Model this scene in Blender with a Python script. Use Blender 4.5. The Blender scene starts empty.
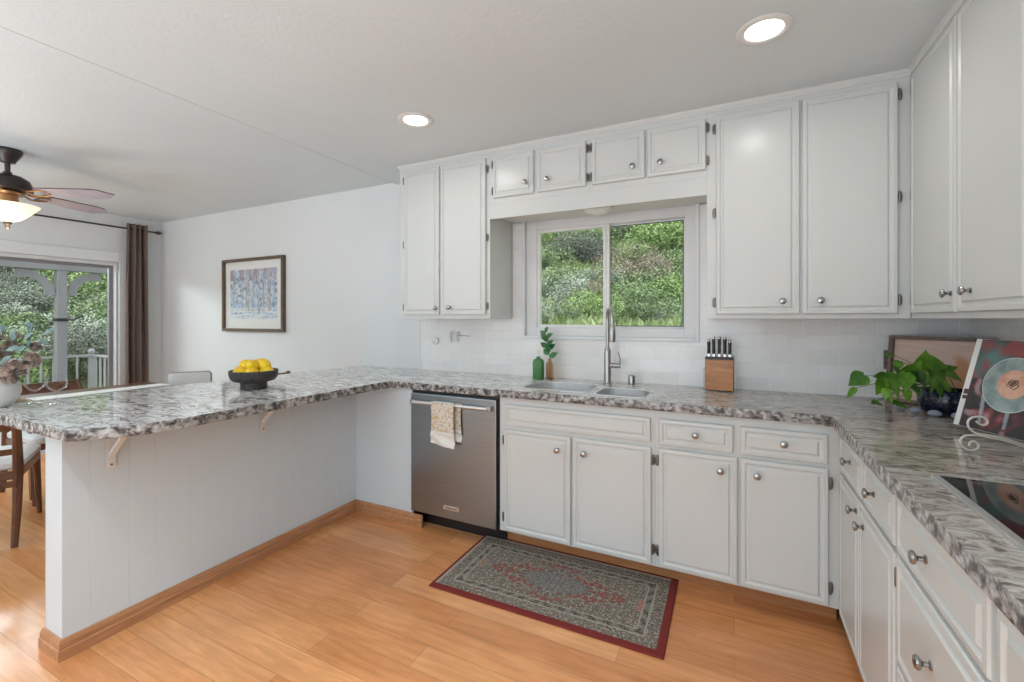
import bpy, bmesh, math, random
from mathutils import Vector, Matrix, noise, geometry
R = random.Random(7)
PI = math.pi
sc = bpy.context.scene
# ------------------------------------------------------------ camera
F_PX, YAW, CAM_H = 448.7, 26.33, 1.31
cam_d = bpy.data.cameras.new('camera'); cam = bpy.data.objects.new('camera', cam_d)
sc.collection.objects.link(cam); sc.camera = cam
cam_d.sensor_fit = 'HORIZONTAL'; cam_d.sensor_width = 36.0
cam_d.lens = F_PX / 1024 * 36.0
cam_d.shift_y = -(341 - 319) / 1024
cam_d.clip_start = 0.02; cam_d.clip_end = 200
cam.location = (0, 0, CAM_H); cam.rotation_euler = (PI/2, 0, math.radians(YAW))
# ------------------------------------------------------------ world, daylight, exposure
w = bpy.data.worlds.new('world'); sc.world = w; w.use_nodes = True
bgn = w.node_tree.nodes['Background']
bgn.inputs[0].default_value = (0.86, 0.93, 1.0, 1); bgn.inputs[1].default_value = 1.6
sc.view_settings.view_transform = 'Standard'; sc.view_settings.look = 'None'
sc.view_settings.gamma = 1.0; sc.view_settings.use_curve_mapping = False
sc.view_settings.exposure = 0.0

def lamp(name, kind, loc, energy, color=(1,1,1), rot=(0,0,0), **kw):
    d = bpy.data.lights.new(name, kind); d.energy = energy; d.color = color
    for k, v in kw.items(): setattr(d, k, v)
    o = bpy.data.objects.new(name, d); sc.collection.objects.link(o)
    o.location = loc; o.rotation_euler = rot
    return o
lamp('sun', 'SUN', (0, 0, 10), 3.2, (1, .97, .92), (math.radians(38), math.radians(12), 0), angle=.35)
# added fill lamps at the solid wall behind the camera (kitchen and dining side)
lamp('rear_fill', 'AREA', (-.9, -2.45, .95), 31, (.765, .89, 1.0), (PI/2, 0, 0), shape='RECTANGLE', size=2.4, size_y=1.5)
lamp('rear_fill', 'AREA', (-4.3, -2.45, 1.3), 12, (.765, .89, 1.0), (PI/2, 0, 0), shape='RECTANGLE', size=2.2, size_y=1.9)

lamp('door_fill', 'AREA', (-7.0, 1.1, 2.12), 55, (.86, .93, 1.0), (0, math.radians(-62), 0), shape='RECTANGLE', size=.2, size_y=2.3)  # added unseen lamp outside the glass door, throwing extra light indoors
# unseen fill lamps added behind the camera, facing up to brighten the ceiling
lamp('ceiling_fill', 'AREA', (-.9, -1.2, 1.15), 61, (.765, .89, 1.0), (PI, 0, 0), shape='RECTANGLE', size=2.6, size_y=1.2)
lamp('ceiling_fill', 'AREA', (-4.2, -1.0, 1.15), 74, (.765, .89, 1.0), (PI, 0, 0), shape='RECTANGLE', size=2.4, size_y=1.2)

# ------------------------------------------------------------ helpers: materials
def mat(name, color=(.8,.8,.8), rough=.5, metal=0., **kw):
    m = bpy.data.materials.new(name); m.use_nodes = True
    b = m.node_tree.nodes['Principled BSDF']
    b.inputs['Base Color'].default_value = (*color, 1)
    b.inputs['Roughness'].default_value = rough
    b.inputs['Metallic'].default_value = metal
    for k, v in kw.items(): b.inputs[k].default_value = v
    return m
class NT:
    def __init__(s, m): s.t = m.node_tree; s.b = s.t.nodes['Principled BSDF']
    def n(s, typ, **kw):
        nd = s.t.nodes.new(typ)
        for k, v in kw.items():
            if k.startswith('i_'): nd.inputs[k[2:].replace('_', ' ')].default_value = v
            else: setattr(nd, k, v)
        return nd
    def l(s, a, b): s.t.links.new(a, b)
    def coord(s, scale=(1,1,1), rot=(0,0,0)):
        c = s.n('ShaderNodeTexCoord'); mp = s.n('ShaderNodeMapping')
        mp.inputs['Scale'].default_value = scale; mp.inputs['Rotation'].default_value = rot
        s.l(c.outputs['Object'], mp.inputs[0]); return mp.outputs[0]
    def noise(s, vec, scale, detail=4, rough=.55, dist=0.):
        nd = s.n('ShaderNodeTexNoise'); s.l(vec, nd.inputs['Vector'])
        nd.inputs['Scale'].default_value = scale; nd.inputs['Detail'].default_value = detail
        nd.inputs['Roughness'].default_value = rough; nd.inputs['Distortion'].default_value = dist
        return nd.outputs['Fac']
    def ramp(s, fac, stops, interp='LINEAR'):
        nd = s.n('ShaderNodeValToRGB'); cr = nd.color_ramp; cr.interpolation = interp
        while len(cr.elements) < len(stops): cr.elements.new(.5)
        for e, (p, c) in zip(cr.elements, stops): e.position = p; e.color = (*c, 1)
        s.l(fac, nd.inputs[0]); return nd.outputs[0]
    def mix(s, fac, a, b, mode='MIX'):
        nd = s.n('ShaderNodeMix', data_type='RGBA', blend_type=mode)
        for sock, v in ((nd.inputs[0], fac), (nd.inputs[6], a), (nd.inputs[7], b)):
            if hasattr(v, 'links'): s.l(v, sock)
            elif isinstance(v, (int, float)): sock.default_value = v
            else: sock.default_value = (*v, 1)
        return nd.outputs[2]
    def bump(s, h, strength=.3, dist=.01):
        nd = s.n('ShaderNodeBump'); nd.inputs['Strength'].default_value = strength
        nd.inputs['Distance'].default_value = dist
        s.l(h, nd.inputs['Height']); s.l(nd.outputs[0], s.b.inputs['Normal'])
    def base(s, c): s.l(c, s.b.inputs['Base Color'])

M = {}
def paint(key, color, rough, bump=0., bs=40):
    m = mat(key, color, rough); q = NT(m); v = q.coord()
    f = q.noise(v, 1.3, 3)
    c2 = tuple(x*.965 for x in color)
    q.base(q.ramp(f, [(.35, c2), (.65, color)]))
    if bump: q.bump(q.noise(v, bs, 4), bump, .004)
    M[key] = m
paint('cabinet', (.66, .674, .652), .27, .04, 14)
paint('wall', (.76, .775, .775), .62, .12, 90)
paint('ceiling', (.725, .785, .80), .55, .30, 55)
M['seam'] = mat('seam', (.66, .67, .67), .6)
paint('panel', (.68, .755, .79), .34, .05, 30)
paint('white_trim', (.79, .81, .81), .35, .03)
paint('vinyl', (.76, .76, .76), .35)
paint('white_plastic', (.82, .82, .80), .3)
paint('white_metal', (.80, .79, .76), .3)
M['cream_metal'] = mat('cream_metal', (.74, .70, .61), .35)
M['nickel'] = mat('nickel', (.37, .36, .35), .2, 1.0)
M['bronze'] = mat('bronze', (.085, .07, .06), .38, .85)
M['hinge'] = mat('hinge', (.24, .225, .21), .32, .9)
M['black'] = mat('black', (.012, .012, .012), .4)
M['black_glass'] = mat('black_glass', (.012, .012, .013), .04)
M['cook_mark'] = mat('cook_mark', (.10, .10, .10), .1)
M['emit'] = mat('emit', (1,1,1), .5); b = M['emit'].node_tree.nodes['Principled BSDF']
b.inputs['Emission Color'].default_value = (1, .985, .95, 1); b.inputs['Emission Strength'].default_value = 6.0
M['fan_glass'] = mat('fan_glass', (.9, .82, .7), .35); b = M['fan_glass'].node_tree.nodes['Principled BSDF']
b.inputs['Emission Color'].default_value = (1, .80, .55, 1); b.inputs['Emission Strength'].default_value = .75
M['dome_glass'] = mat('dome_glass', (.85, .85, .83), .25)

def steel(key, color, rough, scale):
    m = mat(key, color, rough, 1.0); q = NT(m); v = q.coord(scale)
    f = q.noise(v, 6, 5)
    q.base(q.ramp(f, [(.3, tuple(x*.9 for x in color)), (.7, color)]))
    q.bump(f, .08, .002); M[key] = m
steel('steel', (.34, .39, .42), .30, (1, 1, 40))
steel('steel_sink', (.80, .80, .80), .42, (30, 1, 1))
steel('steel_brush', (.44, .43, .42), .3, (1, 1, 30))

def granite_top():
    m = mat('granite_top', (.6,.6,.6), .07); q = NT(m)
    v = q.coord((2.6, 10, 10), (0, 0, .22))
    warp = q.noise(q.coord((1,1,1)), 4, 3)
    add = q.n('ShaderNodeVectorMath', operation='ADD'); sc_ = q.n('ShaderNodeVectorMath', operation='SCALE')
    nz = q.n('ShaderNodeTexNoise'); q.l(q.coord((1.5,3,3)), nz.inputs['Vector']); nz.inputs['Scale'].default_value = 3.5
    q.l(nz.outputs['Color'], sc_.inputs[0]); sc_.inputs['Scale'].default_value = 2.4
    q.l(v, add.inputs[0]); q.l(sc_.outputs[0], add.inputs[1])
    a = q.noise(add.outputs[0], 2.6, 7, .66, .5)
    base = q.ramp(a, [(.31, (.05, .042, .037)), (.395, (.18, .15, .125)), (.455, (.42, .39, .36)), (.53, (.68, .665, .645)), (.68, (.84, .835, .82))])
    fine = q.noise(add.outputs[0], 11, 4, .7)
    sp = q.ramp(fine, [(.36, (.35, .32, .29)), (.50, (1,1,1))])
    c = q.mix(.5, base, sp, 'MULTIPLY')
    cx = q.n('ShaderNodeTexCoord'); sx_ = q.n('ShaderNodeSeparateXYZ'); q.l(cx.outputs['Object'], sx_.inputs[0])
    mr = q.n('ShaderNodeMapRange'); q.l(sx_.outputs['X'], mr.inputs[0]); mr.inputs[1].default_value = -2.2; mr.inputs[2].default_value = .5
    tone = q.ramp(mr.outputs[0], [(0, (1.12, 1.13, 1.14)), (.55, (1, 1, 1)), (1, (.70, .64, .58))])   # stone browner towards one end; lightening at the other paints in reflected light
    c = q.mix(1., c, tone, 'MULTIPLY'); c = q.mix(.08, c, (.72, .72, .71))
    q.base(c); M['granite_top'] = m
granite_top()
def granite_edge():
    m = mat('granite_edge', (.6,.6,.6), .22); q = NT(m)
    v = q.coord((1, 1, 1.2))
    a = q.noise(v, 36, 5, .6, .5)
    c = q.ramp(a, [(.37, (.045, .040, .038)), (.455, (.155, .14, .13)), (.53, (.32, .30, .285)), (.63, (.50, .495, .48)), (.75, (.64, .64, .63))])
    q.base(c); q.bump(q.noise(v, 70, 4), .25, .003); M['granite_edge'] = m
granite_edge()

def floor_mat():
    m = mat('floor_wood', (.7,.4,.2), .24); q = NT(m)
    v = q.coord()
    br = q.n('ShaderNodeTexBrick'); q.l(v, br.inputs['Vector'])
    br.offset = .37; br.offset_frequency = 2; br.squash = 1
    br.inputs['Scale'].default_value = 1; br.inputs['Brick Width'].default_value = 1.1
    br.inputs['Row Height'].default_value = .122; br.inputs['Mortar Size'].default_value = .0011
    br.inputs['Mortar Smooth'].default_value = .3; br.inputs['Bias'].default_value = 0
    br.inputs['Color1'].default_value = (0,0,0,1); br.inputs['Color2'].default_value = (1,1,1,1)
    br.inputs['Mortar'].default_value = (.5,.5,.5,1)
    grain = q.noise(q.coord((1.2, 14, 1)), 3.2, 6, .6, .6)
    blot = q.noise(q.coord((1.0, 2.2, 1)), 2.4, 4, .55, .4)
    plank = q.ramp(br.outputs['Color'], [(0, (.64, .265, .10)), (.5, (.73, .33, .132)), (1, (.80, .40, .178))])
    g = q.ramp(grain, [(.3, (.82, .78, .74)), (.65, (1.04, 1.03, 1.02))])
    bl = q.ramp(blot, [(.32, (.86, .82, .78)), (.66, (1.05, 1.05, 1.05))])
    c = q.mix(1., q.mix(1., plank, g, 'MULTIPLY'), bl, 'MULTIPLY')
    c = q.mix(br.outputs['Fac'], c, (.36, .165, .07))
    q.base(c); M['floor_wood'] = m
floor_mat()
def wood(key, c1, c2, rough, scale=(2, 14, 2), s=3.):
    m = mat(key, c1, rough); q = NT(m)
    f = q.noise(q.coord(scale), s, 6, .6, .8)
    q.base(q.ramp(f, [(.32, c1), (.68, c2)])); M[key] = m
wood('base_wood', (.38, .155, .055), (.52, .245, .105), .35, (2, 2, 22))
wood('base_wood_y', (.38, .165, .07), (.56, .29, .145), .35, (14, 1.5, 22))
wood('acacia', (.30, .095, .022), (.62, .27, .075), .3, (1.2, 10, 7), 5)
wood('walnut', (.075, .028, .014), (.17, .065, .032), .28, (8, 8, 1.5))
wood('frame_wood', (.085, .05, .03), (.16, .10, .065), .4, (4, 4, 4), 8)
wood('tray_wood', (.62, .42, .33), (.76, .56, .46), .35, (2, 2, 18))
M['tray_wood_dark'] = mat('tray_wood_dark', (.20, .15, .14), .4)
wood('tray_rim', (.10, .055, .045), (.22, .14, .115), .4, (12, 12, 3))
wood('deck_wood', (.33, .30, .28), (.45, .42, .40), .6)

def tile_mat(key, rot):
    m = mat(key, (.72,.71,.70), .12); q = NT(m)
    v = q.coord((1,1,1), rot)
    br = q.n('ShaderNodeTexBrick'); q.l(v, br.inputs['Vector']); br.offset = .5
    br.inputs['Scale'].default_value = 1; br.inputs['Brick Width'].default_value = .158
    br.inputs['Row Height'].default_value = .0805; br.inputs['Mortar Size'].default_value = .0022
    br.inputs['Mortar Smooth'].default_value = .25
    br.inputs['Color1'].default_value = (.84, .825, .80, 1); br.inputs['Color2'].default_value = (.89, .875, .855, 1)
    br.inputs['Mortar'].default_value = (.95, .945, .93, 1)
    q.base(br.outputs['Color'])
    q.t.nodes['Mapping'].inputs['Location'].default_value = (-.019, -.019, 0)
    inv = q.n('ShaderNodeMath', operation='SUBTRACT'); inv.inputs[0].default_value = 1
    q.l(br.outputs['Fac'], inv.inputs[1]); q.bump(inv.outputs[0], .5, .003)
    M[key] = m
tile_mat('tile_xz', (-PI/2, 0, 0)); 
m_ = mat('dummy'); 
def tile_yz():
    m = mat('tile_yz', (.72,.71,.70), .12); q = NT(m)
    c = q.n('ShaderNodeTexCoord'); sp = q.n('ShaderNodeSeparateXYZ'); cb = q.n('ShaderNodeCombineXYZ')
    q.l(c.outputs['Object'], sp.inputs[0]); q.l(sp.outputs['Y'], cb.inputs['X']); q.l(sp.outputs['Z'], cb.inputs['Y'])
    br = q.n('ShaderNodeTexBrick'); q.l(cb.outputs[0], br.inputs['Vector']); br.offset = .5
    br.inputs['Scale'].default_value = 1; br.inputs['Brick Width'].default_value = .158
    br.inputs['Row Height'].default_value = .0805; br.inputs['Mortar Size'].default_value = .0022
    br.inputs['Color1'].default_value = (.84, .825, .80, 1); br.inputs['Color2'].default_value = (.89, .875, .855, 1)
    br.inputs['Mortar'].default_value = (.95, .945, .93, 1)
    q.base(br.outputs['Color']); M['tile_yz'] = m
tile_yz()

def glass(key, tint=(.95,.98,.97), refl=.08, rough=0.):
    m = bpy.data.materials.new(key); m.use_nodes = True; t = m.node_tree; t.nodes.clear()
    o = t.nodes.new('ShaderNodeOutputMaterial'); mx = t.nodes.new('ShaderNodeMixShader')
    tr = t.nodes.new('ShaderNodeBsdfTransparent'); gl = t.nodes.new('ShaderNodeBsdfGlossy')
    fr = t.nodes.new('ShaderNodeLayerWeight'); fr.inputs[0].default_value = refl
    tr.inputs[0].default_value = (*tint, 1); gl.inputs['Roughness'].default_value = rough
    mn = t.nodes.new('ShaderNodeMath'); mn.operation = 'MINIMUM'; mn.inputs[1].default_value = .4
    t.links.new(fr.outputs['Fresnel'], mn.inputs[0]); t.links.new(mn.outputs[0], mx.inputs[0]); t.links.new(tr.outputs[0], mx.inputs[1]); t.links.new(gl.outputs[0], mx.inputs[2])
    t.links.new(mx.outputs[0], o.inputs[0]); M[key] = m
glass('pane', (.96,.985,.975), .12)
glass('stem_glass', (.97,.98,.985), .2, .03)
glass('clear_glazing', (1,1,1), .10)
glass('amber_glass', (.80, .60, .45), .30, .03)
glass('acrylic', (.93,.95,.95), .35, .02)
M['green_glass'] = mat('green_glass', (.055, .19, .05), .12)
M['lemon'] = mat('lemon', (.9, .6, .02), .36)
q = NT(M['lemon']); f = q.noise(q.coord(), 14, 3); q.base(q.ramp(f, [(.4, (.86, .50, .008)), (.6, (.95, .68, .02))])); q.bump(q.noise(q.coord(), 220, 2), .25, .002)
M['bowl'] = mat('bowl', (.035, .03, .03), .55)
q = NT(M['bowl']); f = q.noise(q.coord(), 60, 4, .7); q.base(q.ramp(f, [(.4, (.025, .021, .021)), (.75, (.10, .085, .075))])); q.bump(f, .5, .002)
M['ceramic'] = mat('ceramic', (.66, .65, .62), .45)
M['pot_blue'] = mat('pot_blue', (.012, .02, .05), .15)
q = NT(M['pot_blue']); f = q.noise(q.coord(), 30, 3, .6, 2); q.base(q.ramp(f, [(.5, (.006, .008, .016)), (.68, (.012, .035, .09)), (.8, (.2, .28, .36))]))
def leafm(key, c1, c2, rough=.4, s=6):
    m = mat(key, c1, rough); q = NT(m); f = q.noise(q.coord(), s, 4, .6)
    q.base(q.ramp(f, [(.38, c1), (.62, c2)])); q.b.inputs['Subsurface Weight'].default_value = 0
    M[key] = m
leafm('pothos', (.035, .13, .012), (.17, .34, .035), .28, 14)
leafm('zz_leaf', (.02, .12, .03), (.07, .26, .07), .3)
leafm('teal_leaf', (.10, .19, .18), (.32, .42, .38), .6, 10)
leafm('dry_rose', (.27, .19, .16), (.55, .46, .42), .8, 40)
leafm('stem_green', (.05, .12, .02), (.10, .20, .04))
M['stem_dark'] = mat('stem_dark', (.05, .06, .04), .6)
M['pebble'] = mat('pebble', (.30, .33, .40), .4)
def fabric(key, c, s=300, b=.3):
    m = mat(key, c, .9); q = NT(m); f = q.noise(q.coord(), s, 3)
    q.base(q.ramp(f, [(.3, tuple(x*.85 for x in c)), (.7, c)])); q.bump(f, b, .002); M[key] = m
fabric('curtain', (.17, .125, .105), 200)
fabric('white_cushion', (.80, .80, .79)); fabric('grey_fabric', (.33, .33, .33)); fabric('runner', (.78, .78, .76))
M['vc_paper'] = mat('vc_paper', rough=.35); M['vc_cloth'] = mat('vc_cloth', rough=.95); M['vc_rug'] = mat('vc_rug', rough=1.0)
for k in ('vc_paper', 'vc_cloth', 'vc_rug'):
    q = NT(M[k]); a = q.n('ShaderNodeVertexColor'); a.layer_name = 'Col'; q.base(a.outputs[0])
q.bump(q.noise(q.coord(), 500, 2), .4, .002)
M['mat_board'] = mat('mat_board', (.80, .79, .77), .7)
fabric('red_binding', (.19, .018, .014), 300)
M['fan_bronze'] = mat('fan_bronze', (.06, .05, .045), .35, .7)
M['fan_copper'] = mat('fan_copper', (.42, .22, .10), .3, .8)
wood('fan_blade', (.36, .33, .40), (.46, .43, .50), .35, (3, 3, 3))
paint('outdoor_white', (.40, .395, .41), .5); paint('pergola', (.24, .23, .25), .5)
M['paper'] = mat('paper', (.82, .81, .78), .6)
M['plate_rim'] = mat('plate_rim', (.70, .74, .72), .2)
M['logo_gray'] = mat('logo_gray', (.75, .75, .74), .25, .8); M['dark_text'] = mat('dark_text', (.03,.03,.03), .5)

# ------------------------------------------------------------ helpers: objects
def tag(o, label=None, cat=None, group=None, kind=None):
    for k, v in (('label', label), ('category', cat), ('group', group), ('kind', kind)):
        if v: o[k] = v
    return o
def thing(name, loc=(0,0,0), rz=0., label=None, cat=None, group=None):
    o = bpy.data.objects.new(name, None); sc.collection.objects.link(o)
    o.location = loc; o.rotation_euler = (0, 0, rz); o.empty_display_size = .05
    return tag(o, label, cat, group)
IDM = Matrix.Identity(4)
class MB:
    def __init__(s, X=None): s.bm = bmesh.new(); s.X = X or IDM; s.mi = 0
    def _v(s, p): return s.bm.verts.new(s.X @ Vector(p))
    def face(s, vs):
        try: f = s.bm.faces.new(vs); f.material_index = s.mi; return f
        except ValueError: return None
    def box(s, x0, x1, y0, y1, z0, z1, bev=0.):
        if bev > 0:
            t = bmesh.new(); bmesh.ops.create_cube(t, size=1)
            for v in t.verts: v.co = Vector(((x0+x1)/2+v.co.x*(x1-x0), (y0+y1)/2+v.co.y*(y1-y0), (z0+z1)/2+v.co.z*(z1-z0)))
            bmesh.ops.bevel(t, geom=t.edges[:], offset=bev, segments=2, affect='EDGES', profile=.6)
            s.merge(t); return s
        v = [s._v(p) for p in ((x0,y0,z0),(x1,y0,z0),(x1,y1,z0),(x0,y1,z0),(x0,y0,z1),(x1,y0,z1),(x1,y1,z1),(x0,y1,z1))]
        for f in ((3,2,1,0),(4,5,6,7),(0,1,5,4),(1,2,6,5),(2,3,7,6),(3,0,4,7)): s.face([v[i] for i in f])
        return s
    def merge(s, t, X=None):
        X = X or IDM; mp = {v: s._v(X @ v.co) for v in t.verts}
        for f in t.faces: s.face([mp[v] for v in f.verts])
        t.free()
    def lathe(s, prof, c=(0,0,0), n=28, axis='z', cap=True, sx=1., sy=1.):
        rings = []
        for r, h in prof:
            ring = []
            for i in range(n):
                a = 2*PI*i/n; p = (r*math.cos(a)*sx, r*math.sin(a)*sy, h)
                if axis == 'x': p = (p[2], p[0], p[1])
                elif axis == 'y': p = (p[1], p[2], p[0])
                ring.append(s._v((c[0]+p[0], c[1]+p[1], c[2]+p[2])))
            rings.append(ring)
        for a, b_ in zip(rings, rings[1:]):
            for i in range(n): s.face([a[i], a[(i+1)%n], b_[(i+1)%n], b_[i]])
        if cap: s.face(rings[0][::-1]); s.face(rings[-1])
        return s
    def tube(s, pts, r, n=8, caps=True):
        pts = [Vector(p) for p in pts]; rr = r if isinstance(r, (list, tuple)) else [r]*len(pts)
        rings = []; up = Vector((0,0,1)); prev = None
        for i, p in enumerate(pts):
            t = (pts[min(i+1, len(pts)-1)] - pts[max(i-1, 0)]).normalized()
            if prev is None:
                x = t.cross(up) if abs(t.z) < .95 else t.cross(Vector((1,0,0)))
            else: x = prev - t*prev.dot(t)
            x.normalize(); prev = x; y = t.cross(x)
            rings.append([s._v(p + (x*math.cos(2*PI*k/n) + y*math.sin(2*PI*k/n))*rr[i]) for k in range(n)])
        for a, b_ in zip(rings, rings[1:]):
            for i in range(n): s.face([a[i], a[(i+1)%n], b_[(i+1)%n], b_[i]])
        if caps: s.face(rings[0][::-1]); s.face(rings[-1])
        return s
    def loft(s, loops, cap0=True, cap1=True):
        rs = [[s._v(p) for p in L] for L in loops]; n = len(rs[0])
        for a, b_ in zip(rs, rs[1:]):
            for i in range(n): s.face([a[i], a[(i+1)%n], b_[(i+1)%n], b_[i]])
        if cap0: s.face(rs[0][::-1])
        if cap1: s.face(rs[-1])
        return s
    def prism(s, poly, z0, z1):   # poly in xy, extruded in z
        return s.loft([[(x, y, z0) for x, y in poly], [(x, y, z1) for x, y in poly]])
    def ball(s, c, r, sub=2, sc3=(1,1,1)):
        t = bmesh.new(); bmesh.ops.create_icosphere(t, subdivisions=sub, radius=r)
        for v in t.verts: v.co = Vector((v.co.x*sc3[0]+c[0], v.co.y*sc3[1]+c[1], v.co.z*sc3[2]+c[2]))
        s.merge(t); return s
    def build(s, name, m, parent=None, smooth=False, fixn=True):
        if fixn: bmesh.ops.recalc_face_normals(s.bm, faces=s.bm.faces[:])
        me = bpy.data.meshes.new(name)
        if parent is not None and s.X is IDM and getattr(s, 'world', False): pass
        s.bm.to_mesh(me); s.bm.free()
        for mm in (m if isinstance(m, list) else [m]): me.materials.append(M[mm] if isinstance(mm, str) else mm)
        if smooth:
            me.polygons.foreach_set('use_smooth', [True]*len(me.polygons))
            try: me.set_sharp_from_angle(angle=math.radians(38))
            except Exception: pass
        o = bpy.data.objects.new(name, me); sc.collection.objects.link(o)
        if parent is not None: o.parent = parent
        return o
def struct(o): o['kind'] = 'structure'; return o
def kids(o): return [c for c in bpy.data.objects if c.parent == o]
def copy_tree(o, parent=None):
    c = o.copy(); sc.collection.objects.link(c)
    if parent is not None: c.parent = parent
    for k in kids(o): copy_tree(k, c)
    return c
def recentre(o):
    """move a single-mesh thing's origin to the base of its shape"""
    vs = [v.co for v in o.data.vertices]
    c = Vector(((min(v.x for v in vs)+max(v.x for v in vs))/2, (min(v.y for v in vs)+max(v.y for v in vs))/2, min(v.z for v in vs)))
    o.data.transform(Matrix.Translation(-c)); o.location = o.matrix_basis @ c if False else Vector(o.location) + c
    return o
def paint_grid(name, nx, ny, W, H, func, m, parent=None, X=None, th=0.):
    """flat painted sheet, pattern colour only; local u right, v up"""
    me = bpy.data.meshes.new(name); vs = []; fs = []
    X = X or IDM
    for j in range(ny+1):
        for i in range(nx+1): vs.append(X @ Vector((W*i/nx, 0, H*j/ny)))
    for j in range(ny):
        for i in range(nx):
            a = j*(nx+1)+i; fs.append((a, a+1, a+nx+2, a+nx+1))
    me.from_pydata(vs, [], fs); me.update()
    ca = me.color_attributes.new('Col', 'FLOAT_COLOR', 'POINT'); buf = []
    for j in range(ny+1):
        for i in range(nx+1): buf.extend((*func(i/nx, j/ny), 1.))
    ca.data.foreach_set('color', buf); me.materials.append(M[m])
    o = bpy.data.objects.new(name, me); sc.collection.objects.link(o)
    if parent is not None: o.parent = parent
    return o
def nz(x, y, z=0.): return noise.noise(Vector((x, y, z)))
def lerp(a, b, t): t = max(0., min(1., t)); return tuple(p+(q_-p)*t for p, q_ in zip(a, b))

# ------------------------------------------------------------ key dimensions
YB, XR, XL, YF = 2.88, 1.006, -6.0, -2.5
ZC, ZD = 2.412, 2.432
FX, FY = .40, 2.28       # base cabinet faces (right run, back run)
UX, UY = .70, 2.55       # upper cabinet faces
XS = -2.475              # ceiling step line

# ------------------------------------------------------------ room shell
o = struct(MB().box(XL-.15, XR+.15, YF-.15, YB+.15, -.05, 0).build('floor', 'floor_wood'))
mb = MB(); mb.box(XS, XR+.15, YF-.15, YB+.15, ZC, 2.56); struct(mb.build('ceiling', 'ceiling'))
mb = MB(); mb.box(XL-.15, XS, YF-.15, YB+.15, ZD, 2.56); struct(mb.build('ceiling', 'ceiling'))
struct(MB().box(XS-.004, XS, YF, YB, ZC-.0012, ZD-.0005).build('trim_4', 'seam'))
WX0, WX1, WZ0, WZ1 = -1.318, -.205, 1.195, 2.03     # kitchen window hole
mb = MB()
mb.box(XL-.15, WX0, YB, YB+.15, 0, ZD); mb.box(WX1, XR+.15, YB, YB+.15, 0, ZD)
mb.box(WX0, WX1, YB, YB+.15, 0, WZ0); mb.box(WX0, WX1, YB, YB+.15, WZ1, ZD)
struct(mb.build('wall_back', 'wall'))
struct(MB().box(XR, XR+.15, YF, YB, 0, ZC).build('wall_right', 'wall'))
DY0, DY1, DZ = -.10, 2.475, 1.925                      # sliding door hole
mb = MB(); mb.box(XL-.15, XL, DY1, YB, 0, ZD); mb.box(XL-.15, XL, YF, DY0, 0, ZD); mb.box(XL-.15, XL, DY0, DY1, DZ, ZD)
struct(mb.build('wall_left', 'wall'))
struct(MB().box(XL-.15, XR+.15, YF-.15, YF, 0, ZD).build('wall_front', 'wall'))
# tiles (back and right walls)
mb = MB(); yt = YB-.007
mb.box(-2.235, WX0-.02, yt, YB, .91, 1.33); mb.box(WX1+.02, XR, yt, YB, .91, 1.33); mb.box(WX0-.02, WX1+.02, yt, YB, .91, WZ0-.022)
mb.box(-1.415, WX0-.02, yt, YB, 1.33, 1.98); mb.box(WX1+.02, -.13, yt, YB, 1.33, 1.98)
o = struct(mb.build('wall_back_tiles', 'tile_xz'))
struct(MB().box(XR-.007, XR, .2, YB-.007, .91, 1.33).build('wall_right_tiles', 'tile_yz'))
struct(MB().box(-2.247, -2.235, YB-.012, YB, .91, 1.31).build('trim_1', 'white_trim'))

# half wall of the peninsula with vertical board grooves facing the kitchen
PX, PY0 = -2.32, .78
gro = [.866, .997, 1.09, 1.238, 1.344, 1.486, 1.60, 1.675, 1.79, 1.908, 2.03, 2.15]
prof = [(PX, PY0)]
for g in gro: prof += [(PX, g-.0018), (PX-.0016, g-.0008), (PX-.0016, g+.0008), (PX, g+.0018)]
prof += [(PX, YB), (-2.465, YB), (-2.465, PY0)]
struct(MB().prism(prof, 0, .868).build('wall_peninsula', 'panel'))
# wooden baseboards
def baseboard(pts, name, m, h=.078, t=.016):
    # pts: outer polyline in order; extrude moulded profile outwards (left side normal)
    mb = MB(); n = len(pts); loops = []
    for i, (x, y) in enumerate(pts):
        a = Vector(pts[max(i-1, 0)]); b_ = Vector(pts[min(i+1, n-1)]); p = Vector((x, y))
        d1 = (p-a).normalized() if i else (b_-p).normalized(); d2 = (b_-p).normalized() if i < n-1 else d1
        n1 = Vector((d1.y, -d1.x)); n2 = Vector((d2.y, -d2.x)); nn = (n1+n2); nn = nn/nn.length; k = 1/max(.3, nn.dot(n1))
        L = []
        for off, z in ((0, 0), (t, 0), (t, h*.5), (t*.8, h*.55), (t*.8, h*.8), (t*.45, h), (0, h)):
            q_ = p + nn*(off*k); L.append((q_.x, q_.y, z))
        loops.append(L)
    mb.loft(loops); return struct(mb.build(name, m))
baseboard([(-2.465, YB), (-2.465, PY0), (PX, PY0), (PX, FY), (-1.752, FY)][::1], 'baseboard_peninsula', 'base_wood_y')
# left wall / back wall baseboards of dining room
def straight_bb(x0, x1, y0, y1, name): struct(MB().box(x0, x1, y0, y1, 0, .09, .004).build(name, 'white_trim'))
straight_bb(XL, -2.48, YB-.014, YB, 'baseboard_back')
straight_bb(XL, XL+.014, DY1+.12, YB-.014, 'baseboard_left')

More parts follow.
